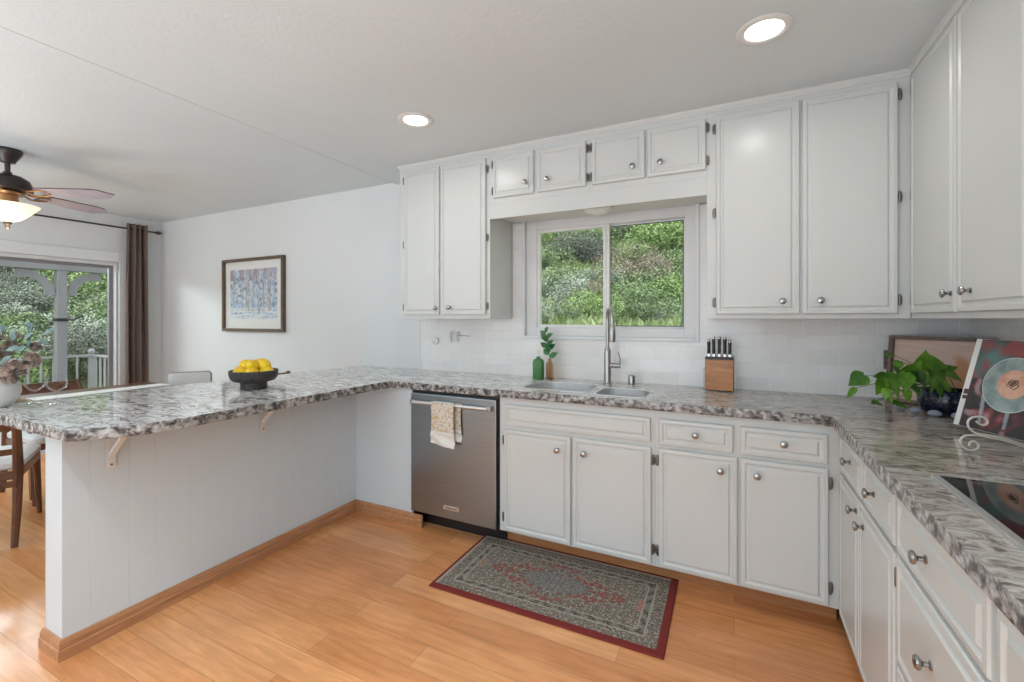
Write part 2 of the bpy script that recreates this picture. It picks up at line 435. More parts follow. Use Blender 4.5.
# ------------------------------------------------------------ kitchen window
win = struct(thing('window_1', (0, 0, 0)))
def ring(mb, x0, x1, z0, z1, wd, y0, y1, bev=.003):
    mb.box(x0, x0+wd, y0, y1, z0, z1, bev); mb.box(x1-wd, x1, y0, y1, z0, z1, bev)
    mb.box(x0+wd, x1-wd, y0, y1, z0, z0+wd, bev); mb.box(x0+wd, x1-wd, y0, y1, z1-wd, z1, bev)
mb = MB(); ring(mb, WX0-.022, WX1+.022, WZ0-.022, WZ1+.022, .022, YB-.018, YB+.005); mb.build('casing', 'white_trim', win)
mb = MB(); mb.box(WX0, WX0+.08, YB+.012, YB+.10, WZ0, WZ1, .002); mb.box(WX1-.062, WX1, YB+.012, YB+.10, WZ0, WZ1, .002)
mb.box(WX0+.08, WX1-.062, YB+.012, YB+.10, WZ0, WZ0+.057, .002); mb.box(WX0+.08, WX1-.062, YB+.012, YB+.10, WZ1-.10, WZ1, .002); mb.build('frame', 'vinyl', win)
sx0, sx1, sz0, sz1 = WX0+.080, WX1-.060, WZ0+.055, WZ1-.075
xm = -.738
mb = MB(); ring(mb, WX0+.08, xm+.008, WZ0+.057, WZ1-.10, .019, YB+.02, YB+.055); mb.box(xm-.030, xm-.012, YB+.018, YB+.056, WZ0+.076, WZ1-.119); o = mb.build('sash', 'white_plastic', win)
MB().box(WX0+.099, xm-.031, YB+.036, YB+.040, WZ0+.076, WZ1-.119).build('pane', 'pane', o)
mb = MB(); ring(mb, xm-.012, WX1-.062, WZ0+.057, WZ1-.10, .012, YB+.058, YB+.09); o = mb.build('sash', 'vinyl', win)
MB().box(xm+.0, WX1-.074, YB+.072, YB+.076, WZ0+.069, WZ1-.112).build('pane', 'pane', o)
mb = MB(); ring(mb, xm+.009, WX1-.0725, WZ0+.0675, WZ1-.1105, .005, YB+.0565, YB+.0578, 0); mb.build('gasket', 'black', o)
# ------------------------------------------------------------ sliding door
dr = struct(thing('door_1', (0, 0, 0)))
mb = MB()
mb.box(XL-.02, XL+.018, DY1, DY1+.06, 0, DZ+.105, .003); mb.box(XL-.02, XL+.018, DY0-.07, DY0, 0, DZ+.105, .003)
mb.box(XL-.02, XL+.018, DY0, DY1, DZ, DZ+.105, .003); mb.build('casing', 'white_trim', dr)
mb = MB(); mb.box(XL-.12, XL-.02, DY0, DY0+.04, 0, DZ); mb.box(XL-.12, XL-.02, DY1-.016, DY1, 0, DZ)
mb.box(XL-.12, XL-.02, DY0+.04, DY1-.016, DZ-.035, DZ); mb.box(XL-.12, XL-.02, DY0+.04, DY1-.016, 0, .03); mb.build('frame', 'white_trim', dr)
ym = 1.13
for a, b_, xo in ((DY0+.04, ym+.05, -.062), (ym, DY1-.016, -.11)):
    mb = MB(); x0, x1 = XL+xo, XL+xo+.035
    mb.box(x0, x1, a, a+.06, .03, DZ-.035, .002); mb.box(x0, x1, b_-.036, b_, .03, DZ-.035, .002)
    mb.box(x0, x1, a+.06, b_-.036, .03, .11, .002); mb.box(x0, x1, a+.06, b_-.036, DZ-.065, DZ-.035, .002)
    o = mb.build('sash', 'pergola', dr)
    MB().box(x0+.015, x0+.019, a+.06, b_-.036, .11, DZ-.065).build('pane', 'pane', o)

# ------------------------------------------------------------ cabinets
def frame_back(x, y, z):   # local (u, n, w): u->+x, n->-y, w->+z
    return Matrix(((1,0,0,x),(0,-1,0,y),(0,0,1,z),(0,0,0,1)))
def frame_right(x, y, z):  # u->-y, n->-x
    return Matrix(((0,-1,0,x),(-1,0,0,y),(0,0,1,z),(0,0,0,1)))
def front(name, X, u0, u1, w0, w1, parent, m='cabinet'):
    T = .019
    rings = [(0, .001), (0, .013), (.003, .0175), (.017, .0185), (.024, .0125), (.031, .0125), (.038, T), (.042, T)]
    mb = MB(X); L = []
    for off, n in rings: L.append([(u0+off, n, w0+off), (u1-off, n, w0+off), (u1-off, n, w1-off), (u0+off, n, w1-off)])
    mb.loft(L); return mb.build(name, m, parent)
def knob(X, u, w, parent, T=.019):
    mb = MB(X @ Matrix.Translation((u, 0, w)))
    mb.lathe([(.0095, T), (.0095, T+.003), (.0055, T+.006), (.005, T+.014), (.0085, T+.017), (.0145, T+.021), (.0155, T+.025), (.013, T+.029), (.006, T+.031), (.001, T+.0315)], axis='y', n=20)
    return mb.build('knob', 'nickel', parent, True)
def hinge(X, u, w, parent, side, h=.052):
    mb = MB(X @ Matrix.Translation((u, 0, w)))
    mb.lathe([(.001, -h*.5), (.0035, -h*.48), (.0045, -h*.4), (.0045, h*.4), (.0035, h*.48), (.001, h*.5)], c=(0, .0125, 0), n=10)
    mb.ball((side*.0062, .003, 0), 1.0, 2, (.0062, .0045, h*.5))
    return mb.build('hinge', 'hinge', parent, True)
def wall_body(X, u0, u1, w0, w1, d, parent):
    mb = MB(X); mb.box(u0, u1, -d, 0, w0, w1, .0015); return mb.build('body', 'cabinet', parent)
def base_body(X, u0, u1, d, parent, top=.868):
    mb = MB(X); t = .018
    mb.box(u0, u1, -.02, 0, .10, top)
    mb.box(u0, u0+t, -d, -.02, .10, top); mb.box(u1-t, u1, -d, -.02, .10, top)
    mb.box(u0+t, u1-t, -d, -.02, .10, .118); mb.box(u0+t, u1-t, -d, -d+.01, .118, top)
    mb.build('body', 'cabinet', parent)
    MB(X).box(u0, u1, -.12, -.10, 0, .10).build('toe_kick', 'base_wood', parent)
def door(X, u0, u1, w0, w1, parent, kn, hside, hz):
    d = front('door', X, u0, u1, w0, w1, parent)
    knob(X, kn[0], kn[1], d)
    if hside is not None:
        hu = u0-.006 if hside < 0 else u1+.006
        for z in hz: hinge(X, hu, z, d, -hside if False else hside)
    return d
# --- uppers, back wall
UT = 2.385
XB = frame_back(0, UY, 0)
def cab(name, loc, label): 
    return thing(name, loc, 0, label, 'cabinet')
# every cabinet part is built relative to the world, so parents sit at the origin of the run
def rel(X, root): return Matrix.Translation(-Vector(root.location)) @ X
c = cab('wall_cabinet', (-1.79, YB, 1.312), 'tall white two-door wall cabinet left of the kitchen window, beside the dining room')
X = rel(XB, c); wall_body(X, -2.166, -1.421, 1.312, UT, UY and YB-UY-.001, c)
door(X, -2.118, -1.812, 1.338, 2.358, c, (-1.83, 1.385), -1, (1.395, 1.84, 2.298))
door(X, -1.802, -1.447, 1.338, 2.358, c, (-1.718, 1.388), 1, (1.395, 1.84, 2.285))
c = cab('wall_cabinet', (-1.085, YB, 2.055), 'short two-door white cabinet high over the left half of the kitchen window')
X = rel(XB, c); wall_body(X, -1.421, -.758, 2.055, UT, YB-UY-.001, c)
door(X, -1.392, -1.107, 2.088, 2.352, c, (-1.157, 2.155), -1, (2.135, 2.305))
door(X, -1.083, -.775, 2.088, 2.352, c, (-1.010, 2.155), 1, (2.135, 2.305))
c = cab('wall_cabinet', (-.44, YB, 2.055), 'short two-door white cabinet high over the right half of the kitchen window')
X = rel(XB, c); wall_body(X, -.758, -.127, 2.055, UT, YB-UY-.001, c)
door(X, -.738, -.440, 2.088, 2.352, c, (-.504, 2.155), -1, (2.135, 2.305))
door(X, -.426, -.132, 2.088, 2.352, c, (-.356, 2.155), 1, (2.135, 2.305))
c = cab('wall_cabinet', (.29, YB, 1.312), 'tall white two-door wall cabinet right of the window, above the knife block')
X = rel(XB, c); wall_body(X, -.127, .697, 1.312, UT, YB-UY-.001, c)
door(X, -.083, .282, 1.334, 2.358, c, (.21, 1.397), -1, (1.395, 1.857, 2.29))
door(X, .292, .650, 1.334, 2.358, c, (.363, 1.397), 1, (1.395, 1.851, 2.305))
# valance board across the window
o = MB().box(-1.421, -.127, UY-.0, UY+.02, 1.958, 2.055, .002).build('valance_board', 'cabinet'); recentre(o)
tag(o, 'plain white board running over the window below the short cabinets', 'board')
mb = MB().box(-1.42, -.128, UY+.021, YB-.001, 1.99, 2.053); o = mb.build('window_soffit_board', 'cabinet'); recentre(o)
tag(o, 'white horizontal board behind the valance carrying the small dome light', 'board')
# crown moulding
def crown(mb, pts):
    loops = []; n = len(pts)
    prof = [(0, ZC-.030), (.004, ZC-.030), (.005, ZC-.020), (.010, ZC-.014), (.011, ZC-.006), (.014, ZC-.0005), (0, ZC-.0005)]
    for i, (x, y) in enumerate(pts):
        a = Vector(pts[max(i-1, 0)]); b_ = Vector(pts[min(i+1, n-1)]); p = Vector((x, y))
        d1 = (p-a).normalized() if i else (b_-p).normalized(); d2 = (b_-p).normalized() if i < n-1 else d1
        n1 = Vector((d1.y, -d1.x)); n2 = Vector((d2.y, -d2.x)); nn = n1+n2; nn = nn/nn.length; k = 1/nn.dot(n1)
        loops.append([(p.x+nn.x*o_*k, p.y+nn.y*o_*k, z) for o_, z in prof])
    mb.loft(loops)
mb = MB(); crown(mb, [(-2.166, YB-.001), (-2.166, UY), (UX, UY), (UX, .30)]); struct(mb.build('trim_2', 'cabinet'))
struct(MB().box(-2.160, XR, UY+.005, YB, UT+.0005, ZC-.0005).build('trim_3', 'cabinet'))
# --- uppers, right wall (u = -y)
XRt = frame_right(UX, 0, 0)
c = cab('wall_cabinet', (XR, 2.10, 1.312), 'tall white wall cabinet on the right wall above the cookbook')
X = rel(XRt, c); wall_body(X, -UY+.0, -1.60, 1.312, UT, XR-UX-.001, c)
door(X, -2.500, -2.066, 1.334, 2.358, c, (-2.09, 1.40), -1, (1.395, 1.851, 2.305))
door(X, -2.052, -1.622, 1.334, 2.358, c, (-1.943, 1.402), 1, (1.395, 1.851, 2.305))
c = cab('wall_cabinet', (XR, 1.15, 1.312), 'white wall cabinet on the right wall above the cooktop')
X = rel(XRt, c); wall_body(X, -1.599, -.70, 1.312, UT, XR-UX-.001, c)
door(X, -1.575, -1.155, 1.334, 2.358, c, (-1.20, 1.40), -1, (1.395, 1.851, 2.305))
door(X, -1.145, -.725, 1.334, 2.358, c, (-1.10, 1.402), 1, (1.395, 1.851, 2.305))
# --- base cabinets, back run
XBb = frame_back(0, FY, 0)
c = cab('base_cabinet', (-.78, FY, 0), 'white sink cabinet with two doors under one long false drawer front')
X = rel(XBb, c); base_body(X, -1.205, -.347, YB-FY-.001, c)
front('drawer_front', X, -1.171, -.367, .708, .826, c)
door(X, -1.172, -.776, .112, .683, c, (-.846, .611), -1, (.185, .622))
door(X, -.764, -.363, .112, .683, c, (-.700, .611), 1, (.185, .622))
c = cab('base_cabinet', (.02, FY, 0), 'white base cabinet with two drawers over two doors below the knife block')
X = rel(XBb, c); base_body(X, -.346, .40, YB-FY-.001, c)
d = front('drawer', X, -.327, -.004, .702, .826, c); knob(X, -.162, .768, d)
d = front('drawer', X, .026, .352, .702, .826, c); knob(X, .192, .771, d)
door(X, -.327, .014, .112, .683, c, (-.056, .618), -1, (.185, .622))
door(X, .026, .354, .112, .683, c, (.091, .618), 1, (.185, .622))
# filler panel left of the dishwasher
o = MB().box(-2.319, -1.838, FY, FY+.018, .0, .868).build('end_panel', 'panel'); recentre(o)
tag(o, 'plain pale panel closing the corner between peninsula and dishwasher', 'panel')
# --- base cabinets, right run
XRb = frame_right(FX, 0, 0)
c = cab('base_cabinet', (FX, 1.9, 0), 'white corner base cabinet on the right with two small drawers over narrow doors')
X = rel(XRb, c); base_body(X, -2.279, -1.520, XR-FX-.001, c)
d = front('drawer', X, -2.222, -1.878, .702, .840, c); knob(X, -2.02, .785, d)
d = front('drawer', X, -1.852, -1.532, .702, .840, c); knob(X, -1.705, .778, d)
door(X, -2.222, -1.912, .112, .683, c, (-1.93, .643), -1, (.185, .622))
door(X, -1.900, -1.532, .112, .683, c, (-1.83, .626), 1, (.185, .622))
c = cab('base_cabinet', (FX, 1.27, 0), 'white drawer base cabinet below the cooktop with wide stacked drawers')
X = rel(XRb, c); base_body(X, -1.519, -1.020, XR-FX-.001, c)
d = front('drawer', X, -1.508, -1.032, .702, .846, c); knob(X, -1.295, .778, d)
d = front('drawer', X, -1.508, -1.032, .412, .686, c); knob(X, -1.266, .563, d)
d = front('drawer', X, -1.508, -1.032, .112, .398, c); knob(X, -1.27, .26, d)
c = cab('base_cabinet', (FX, .7, 0), 'white base cabinet nearest the camera at the right edge')
X = rel(XRb, c); base_body(X, -1.019, -.42, XR-FX-.001, c)
d = front('drawer', X, -1.006, -.44, .702, .846, c); knob(X, -.72, .778, d)
door(X, -1.006, -.725, .112, .683, c, (-.76, .62), -1, (.185, .622))
door(X, -.715, -.44, .112, .683, c, (-.69, .62), 1, (.185, .622))

# ------------------------------------------------------------ granite worktop (one slab)
def rrect(x0, x1, y0, y1, r, n=6, rs=None):
    rs = rs or (r, r, r, r); pts = []
    for (cx, cy, a0), rr in zip(((x0, y0, PI), (x1, y0, 1.5*PI), (x1, y1, 0), (x0, y1, .5*PI)), rs):
        ox = cx + rr*(1 if cx == x0 else -1); oy = cy + rr*(1 if cy == y0 else -1)
        for k in range(n+1):
            a = a0 + k/n*PI/2; pts.append((ox+rr*math.cos(a), oy+rr*math.sin(a)))
    return pts
outer = [(-3.10, .735), (-2.145, .735), (-2.02, .90), (-1.993, 1.05), (-1.993, 2.18), (-1.965, 2.235), (-1.90, 2.25), (.33, 2.25), (.362, 2.225), (.362, .40), (XR-.001, .40), (XR-.001, YB-.008), (-2.853, YB-.001)]
def dens(poly, step=.014):
    out = []
    for i, p in enumerate(poly):
        q_ = poly[(i+1) % len(poly)]; L = math.dist(p, q_); k = max(1, int(L/step))
        for j in range(k): out.append((p[0]+(q_[0]-p[0])*j/k, p[1]+(q_[1]-p[1])*j/k))
    return out
sinkL = rrect(-1.125, -.712, 2.352, 2.68, .09, rs=(.07, .06, .10, .15))
sinkR = rrect(-.682, -.395, 2.315, 2.60, .08, rs=(.06, .07, .10, .08))
CZ0, CZ1 = .868, .91
po = dens(outer); mb = MB(); bm = mb.bm
def cap(polys, z, mi, flip):
    vv = [[Vector((x, y, z)) for x, y in p] for p in polys]
    tris = geometry.tessellate_polygon(vv); flat = [bm.verts.new(v) for p in vv for v in p]
    for t in tris:
        try: f = bm.faces.new([flat[i] for i in (t if not flip else t[::-1])]); f.material_index = mi
        except ValueError: pass
    out = []; k = 0
    for p in vv: out.append(flat[k:k+len(p)]); k += len(p)
    return out
tv = cap([po, sinkL, sinkR], CZ1, 0, False); bv = cap([po, sinkL, sinkR], CZ0, 1, True)
# rough chiselled outer side
n = len(po); rows = [tv[0]]
cen = Vector((-.9, 1.6))
for r_, z in ((1, CZ1-.007), (2, CZ1-.016), (3, CZ1-.026), (4, CZ1-.035)):
    row = []
    for i, (x, y) in enumerate(po):
        a = Vector(po[i-1]); b_ = Vector(po[(i+1) % n]); d = (b_-a).normalized(); nn = Vector((d.y, -d.x))
        free = y < YB-.02 and x < XR-.02
        k = (.0016 + .0022*nz(x*60, y*60, z*60))*((.35 if r_ == 1 else 1) if free else 0)
        row.append(bm.verts.new((x+nn.x*k, y+nn.y*k, z)))
    rows.append(row)
rows.append(bv[0])
for a, b_ in zip(rows, rows[1:]):
    for i in range(n):
        f = bm.faces.new([a[i], a[(i+1) % n], b_[(i+1) % n], b_[i]]); f.material_index = 1
for h in (1, 2):
    a, b_ = tv[h], bv[h]; k = len(a)
    for i in range(k):
        f = bm.faces.new([a[i], a[(i+1) % k], b_[(i+1) % k], b_[i]]); f.material_index = 0
bmesh.ops.recalc_face_normals(bm, faces=bm.faces[:])
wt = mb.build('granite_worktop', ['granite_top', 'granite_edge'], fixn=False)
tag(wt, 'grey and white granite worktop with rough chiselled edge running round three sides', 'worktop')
# brackets under the overhang
for i, y in enumerate((.93, 1.60)):
    t = thing('shelf_bracket', (PX, y, .69), 0, ['white metal bracket under the worktop overhang near the open end of the peninsula',
        'white metal bracket under the worktop overhang further in, below the fruit bowl'][i], 'bracket', 'peninsula brackets')
    mb = MB(); mb.box(.0055, .0095, -.016, .016, -.0, .176, .001); mb.box(.0095, .16, -.016, .016, .172, .1765, .001); mb.build('plate', 'white_metal', t)
    mb = MB(); L = [[(.010, -.010, .05), (.010, .010, .05), (.010, .010, .068), (.010, -.010, .068)], [(.128, -.010, .156), (.128, .010, .156), (.122, .010, .171), (.122, -.010, .171)]]
    mb.loft(L); mb.build('brace', 'white_metal', t)
    mb = MB(); mb.lathe([(.0045, .0095), (.0045, .0115), (.002, .012)], c=(0, 0, .018), axis='x', n=12); mb.build('screw', 'hinge', t, True)

# ------------------------------------------------------------ sink
snk = thing('kitchen_sink', (-.76, 2.48, .72), 0, 'stainless double bowl sink set under the granite below the window', 'sink')
def bowl(poly, z1, depth, name):
    cx = sum(p[0] for p in poly)/len(poly); cy = sum(p[1] for p in poly)/len(poly); mb = MB(Matrix.Translation(-Vector(snk.location)))
    L = []
    for s, z in ((1.03, z1), (1.005, z1), (.99, z1-.03), (.96, z1-depth+.03), (.90, z1-depth+.005), (.80, z1-depth)):
        L.append([(cx+(x-cx)*s, cy+(y-cy)*s, z) for x, y in poly])
    for s, z in ((.80, z1-depth-.003), (1.0, z1-depth+.02), (1.03, z1-.002)):
        L.append([(cx+(x-cx)*s, cy+(y-cy)*s, z) for x, y in poly])
    rs = [[mb._v(p) for p in l_] for l_ in L]; n_ = len(rs[0])
    for a, b_ in zip(rs, rs[1:]+rs[:1]):
        if a is rs[5]: mb.face(a); mb.face(b_[::-1]); continue
        for i in range(n_): mb.face([a[i], a[(i+1) % n_], b_[(i+1) % n_], b_[i]])
    o = mb.build(name, 'steel_sink', snk, True)
    mb = MB(Matrix.Translation(-Vector(snk.location))); mb.lathe([(.042, 0), (.042, .003), (.03, .002), (.028, -.0)], c=(cx, cy+.05, z1-depth), n=24)
    mb.build('drain', 'steel_brush', o, True)
bowl(sinkL, .8675, .14, 'bowl'); bowl(sinkR, .8675, .13, 'bowl')
# bright steel rim following the cut-outs
for poly in (sinkL, sinkR):
    cx = sum(p[0] for p in poly)/len(poly); cy = sum(p[1] for p in poly)/len(poly)
    mb = MB(Matrix.Translation(-Vector(snk.location))); L = []
    for off, z in ((-.0008, .8690), (-.0008, .9110), (-.007, .9130), (-.013, .9105), (-.013, .8690)):
        l_ = []
        for x, y in poly:
            d = Vector((x-cx, y-cy)).normalized(); l_.append((x+d.x*off, y+d.y*off, z))
        L.append(l_)
    rs = [[mb._v(p) for p in l_] for l_ in L]; n_ = len(rs[0])
    for a, b_ in zip(rs, rs[1:]+rs[:1]):
        for i in range(n_): mb.face([a[i], a[(i+1) % n_], b_[(i+1) % n_], b_[i]])
    mb.build('rim', 'steel_sink', snk, True)
# ------------------------------------------------------------ faucet
fa = thing('kitchen_faucet', (-.70, 2.745, .91), 0, 'tall brushed steel pull-down faucet arching up in front of the window', 'faucet')
MB().lathe([(.030, 0), (.030, .006), (.024, .012), (.022, .03), (.021, .20), (.018, .215), (.0125, .225)], n=24).build('base', 'steel_brush', fa, True)
dx, dy = .45, -.89
pts = [(0, 0, .22), (0, 0, .40)]
for k in range(0, 13):
    a = PI*k/12; rr = .062; pts.append((dx*(rr-rr*math.cos(a)), dy*(rr-rr*math.cos(a)), .40+rr*math.sin(a)))
pts.append((dx*.124, dy*.124, .36))
MB().tube(pts, .0115, 12).build('spout', 'steel_brush', fa, True)
MB().lathe([(.0125, 0), (.017, -.01), (.019, -.04), (.020, -.085), (.018, -.10), (.012, -.102)], c=(dx*.124, dy*.124, .365), n=20).build('spray_head', 'steel_brush', fa, True)
h = MB().tube([(.018, 0, .115), (.078, -.002, .115)], .0145, 14).build('handle', 'steel_brush', fa, True)
MB().tube([(.072, -.002, .122), (.080, -.004, .155), (.066, -.006, .20)], [.006, .0045, .003], 8).build('lever', 'steel_brush', h, True)
o = MB().lathe([(.021, 0), (.021, .050), (.018, .058), (.010, .062), (.001, .0625)], n=24).build('air_gap_cap', 'nickel', None, True)
o.location = (-.556, 2.76, .9101); tag(o, 'small chrome cylinder cap on the worktop right of the faucet', 'cap')

# ------------------------------------------------------------ bottles by the sink
t = thing('soap_bottle', (-1.163, 2.745, .9101), 0, 'green glass bottle with pump beside the sink', 'bottle')
mb = MB(); mb.loft([[(x*s, y*s, z) for x, y in rrect(-.034, .034, -.026, .026, .012, 4)] for s, z in ((.96, 0), (1, .004), (1, .112), (.96, .122), (.75, .134), (.36, .140), (.33, .152))]); mb.build('body', 'green_glass', t, True)
MB().lathe([(.012, .152), (.012, .160), (.006, .162), (.004, .185), (.007, .187), (.007, .194), (.001, .195)], n=14).build('pump', 'white_plastic', t, True)
t = thing('bud_vase', (-1.093, 2.775, .9101), 0, 'small amber glass bottle holding a green leafy sprig', 'vase')
mb = MB(); mb.lathe([(.001, 0), (.024, 0), (.026, .004), (.026, .098), (.022, .112), (.012, .120), (.012, .134), (.014, .136)], n=20, cap=False); mb.build('body', 'amber_glass', t, True)
t2 = thing('leafy_sprig', (-1.093, 2.775, .92), 0, 'sprig of oval green leaves standing in the amber bottle', 'plant')
def leaf_mesh(mb, base, d, up, L, W, fold=.15, n=6, heart=False, droop=.2):
    d = Vector(d).normalized(); up = Vector(up); s = d.cross(up).normalized(); up = s.cross(d).normalized()
    base = Vector(base); rows = []
    for i in range(n+1):
        t_ = i/n
        if heart: wd = W*(math.sin(PI*min(1, t_**.62))*.5*(1.18-.3*t_)) if t_ < 1 else 0
        else: wd = W*.5*math.sin(PI*t_**.85)
        p = base + d*(L*t_) - up*(droop*L*t_*t_)
        if heart and i == 0: wd = W*.16
        back = -d*(L*.10*(1-t_)**3) if heart else Vector()
        rows.append((mb.bm.verts.new(mb.X @ (p - s*wd + up*(fold*wd) + back)), mb.bm.verts.new(mb.X @ p), mb.bm.verts.new(mb.X @ (p + s*wd + up*(fold*wd) + back))))
    for a, b_ in zip(rows, rows[1:]):
        for k in (0, 1):
            try: mb.bm.faces.new([a[k], a[k+1], b_[k+1], b_[k]])
            except ValueError: pass
stem = [(0, 0, 0), (0, 0, .12), (-.006, -.004, .18), (-.022, -.006, .25), (-.034, 0, .305)]
MB().tube(stem, .0022, 6).build('stem', 'stem_green', t2, True)
for i in range(11):
    z = .135 + i*.0165; f = i/10; ang = i*2.4; x = -.034*max(0, (z-.12)/.185)
    mb = MB(); leaf_mesh(mb, (x, -.003, z), (math.cos(ang)*.9, math.sin(ang)*.35-.1, .62), (0, -1, .5), .066-.014*f, .042-.010*f); mb.build('leaf', 'zz_leaf', t2, True, False)

# ------------------------------------------------------------ knife block
kb = thing('knife_block', (-.072, 2.765, .9101), math.radians(-3), 'acacia wood knife block in a clear stand right of the window', 'knife block')
mb = MB(); mb.box(-.071, .071, -.045, .045, .006, .176, .003); mb.build('body', 'acacia', kb)
mb = MB(); mb.box(-.083, .083, -.052, .052, 0, .0058, .001); mb.box(-.083, -.0755, -.03, .03, .006, .125, .001); mb.box(.0755, .083, -.03, .03, .006, .125, .001); mb.build('stand', 'acrylic', kb)
mb = MB(); mb.box(-.071, .071, -.0455, .03, .1762, .188, .001); mb.build('collar', 'black', kb)
knd = [(-.055, .098, 'chef'), (-.030, .112, 'long'), (-.002, .114, 'mid'), (.026, .112, 'carving'), (.051, .094, 'short')]
for i, (x, h_, nm) in enumerate(knd):
    k = thing('kitchen_knife', (-.072+x, 2.752, 1.0985), 0, 'black handled kitchen knife, %s in the wooden block' % ['leftmost', 'second from left', 'middle one', 'second from right', 'rightmost'][i], 'knife', 'knives in the block')
    MB().box(-.008, .008, -.012, .012, 0, .018, .002).build('bolster', 'nickel', k)
    mb = MB(); mb.loft([[(px*s, py*s, z) for px, py in rrect(-.0085, .0085, -.013, .013, .006, 3)] for s, z in ((.85, .018), (1, .03), (.92, .05), (1.05, h_*.75), (1.0, h_-.012))]); mb.build('handle', 'black', k, True)
    mb = MB(); mb.loft([[(px*s, py*s, z) for px, py in rrect(-.0085, .0085, -.013, .013, .006, 3)] for s, z in ((1.0, h_-.0118), (.95, h_-.003), (.7, h_))]); mb.build('end_cap', 'nickel', k, True)

# ------------------------------------------------------------ dishwasher, towel
dw = thing('dishwasher', (-1.52, FY, 0), 0, 'stainless steel dishwasher with bar handle under the worktop', 'dishwasher')
T = Matrix.Translation((1.52, -FY, 0))
mb = MB(T); mb.box(-1.834, -1.208, FY, YB-.02, .10, .864); mb.box(-1.834, -1.208, FY+.07, FY+.10, 0, .0999); mb.build('body', 'black', dw)
mb = MB(T); mb.box(-1.826, -1.219, FY-.026, FY-.001, .105, .845, .004); d = mb.build('door', 'steel', dw)
mb = MB(T); mb.tube([(-1.795, FY-.050, .795), (-1.262, FY-.050, .795)], .0105, 14)
mb.build('handle', 'steel_sink', d, True)
mb = MB(T); mb.box(-1.812, -1.792, FY-.056, FY-.0262, .783, .807, .003); mb.build('handle_mount', 'steel_brush', d)
mb = MB(T); mb.box(-1.270, -1.240, FY-.056, FY-.0262, .781, .809, .004); mb.build('handle_mount', 'steel_brush', d)
mb = MB(T); mb.box(-1.578, -1.468, FY-.0285, FY-.0262, .160, .185, .001); bd = mb.build('badge', 'logo_gray', d)
def text(name, s, size, X, m, parent, ext=.0004):
    cu = bpy.data.curves.new(name, 'FONT'); cu.body = s; cu.size = size; cu.extrude = ext; cu.align_x = 'CENTER'; cu.align_y = 'CENTER'
    tmp = bpy.data.objects.new(name, cu); me = bpy.data.meshes.new_from_object(tmp); bpy.data.objects.remove(tmp)
    me.transform(X); me.materials.clear(); me.materials.append(M[m])
    o_ = bpy.data.objects.new(name, me); sc.collection.objects.link(o_); o_.parent = parent; return o_
text('badge_lettering', 'KitchenAid', .019, T @ Matrix.Translation((-1.523, FY-.0288, .1725)) @ Matrix.Rotation(PI/2, 4, 'X'), 'dark_text', bd)

def towel_col(u, v):
    s = v
    if s < .32: 
        c = (.80, .78, .73) if s > .30 or abs(s-.22) > .006 else (.70, .66, .58)
        return c
    base = (.76, .70, .61)
    f1 = nz(u*18, s*30, 1.3); f2 = nz(u*20+5, s*30, 4.1); f3 = nz(u*6, s*7, 9.)
    c = lerp(base, (.55, .33, .24), (f1-.12)*3); c = lerp(c, (.42, .38, .22), (f2-.2)*3); c = lerp(c, (.62, .50, .22), (f3-.28)*5)
    return c
tw = thing('kitchen_towel', (-1.573, FY-.050, .55), 0, 'floral cream dish towel hanging from the dishwasher handle', 'towel')
def towel_sheet(name, x0, x1, zb, yoff, parent, thick, kink):
    nx, ny = 46, 90; me = bpy.data.meshes.new(name); vs = []; fs = []; cols = []
    for side in (0, 1):
        for j in range(ny+1):
            v = j/ny
            for i in range(nx+1):
                u = i/nx; x = x0+(x1-x0)*u
                z = zb+(.808-zb)*v
                if kink: z -= .010*(u-.25)*(1-v)**3*2
                y = yoff + .004*math.sin(u*9+v*3)*(1-v) + (.006*math.sin(u*5+v*22)*(1-v)*(v < .25))
                if kink and v < .14: y -= .010*(1-v/.14)*math.sin(PI*u)
                if v > .94: y += (v-.94)/.06*.012
                x += .006*math.sin(v*5+1)*(1-v)*(u-.5)*2
                vs.append((x, y+side*thick, z)); cols.extend((*towel_col(u, v), 1))
    N = (nx+1)*(ny+1)
    for side in (0, 1):
        for j in range(ny):
            for i in range(nx):
                a = side*N+j*(nx+1)+i; fs.append((a, a+1, a+nx+2, a+nx+1) if not side else (a, a+nx+1, a+nx+2, a+1))
    edge = [i for i in range(nx+1)] + [j*(nx+1)+nx for j in range(1, ny+1)] + [ny*(nx+1)+i for i in range(nx-1, -1, -1)] + [j*(nx+1) for j in range(ny-1, 0, -1)]
    for a, b_ in zip(edge, edge[1:]+edge[:1]): fs.append((a, a+N, b_+N, b_))
    me.from_pydata(vs, [], fs); me.update()
    ca = me.color_attributes.new('Col', 'FLOAT_COLOR', 'POINT'); ca.data.foreach_set('color', cols)
    me.materials.append(M['vc_cloth']); me.polygons.foreach_set('use_smooth', [True]*len(me.polygons))
    o_ = bpy.data.objects.new(name, me); sc.collection.objects.link(o_); o_.parent = parent
    me.transform(Matrix.Translation(-Vector(parent.location))); return o_
towel_sheet('front_fold', -1.640, -1.478, .560, FY-.069, tw, .003, True)
towel_sheet('back_fold', -1.600, -1.448, .580, FY-.036, tw, .003, False)
MB().box(-.070, .082, -.017, .014, .2565, .2605, .001).build('top_fold', 'white_cushion', tw)

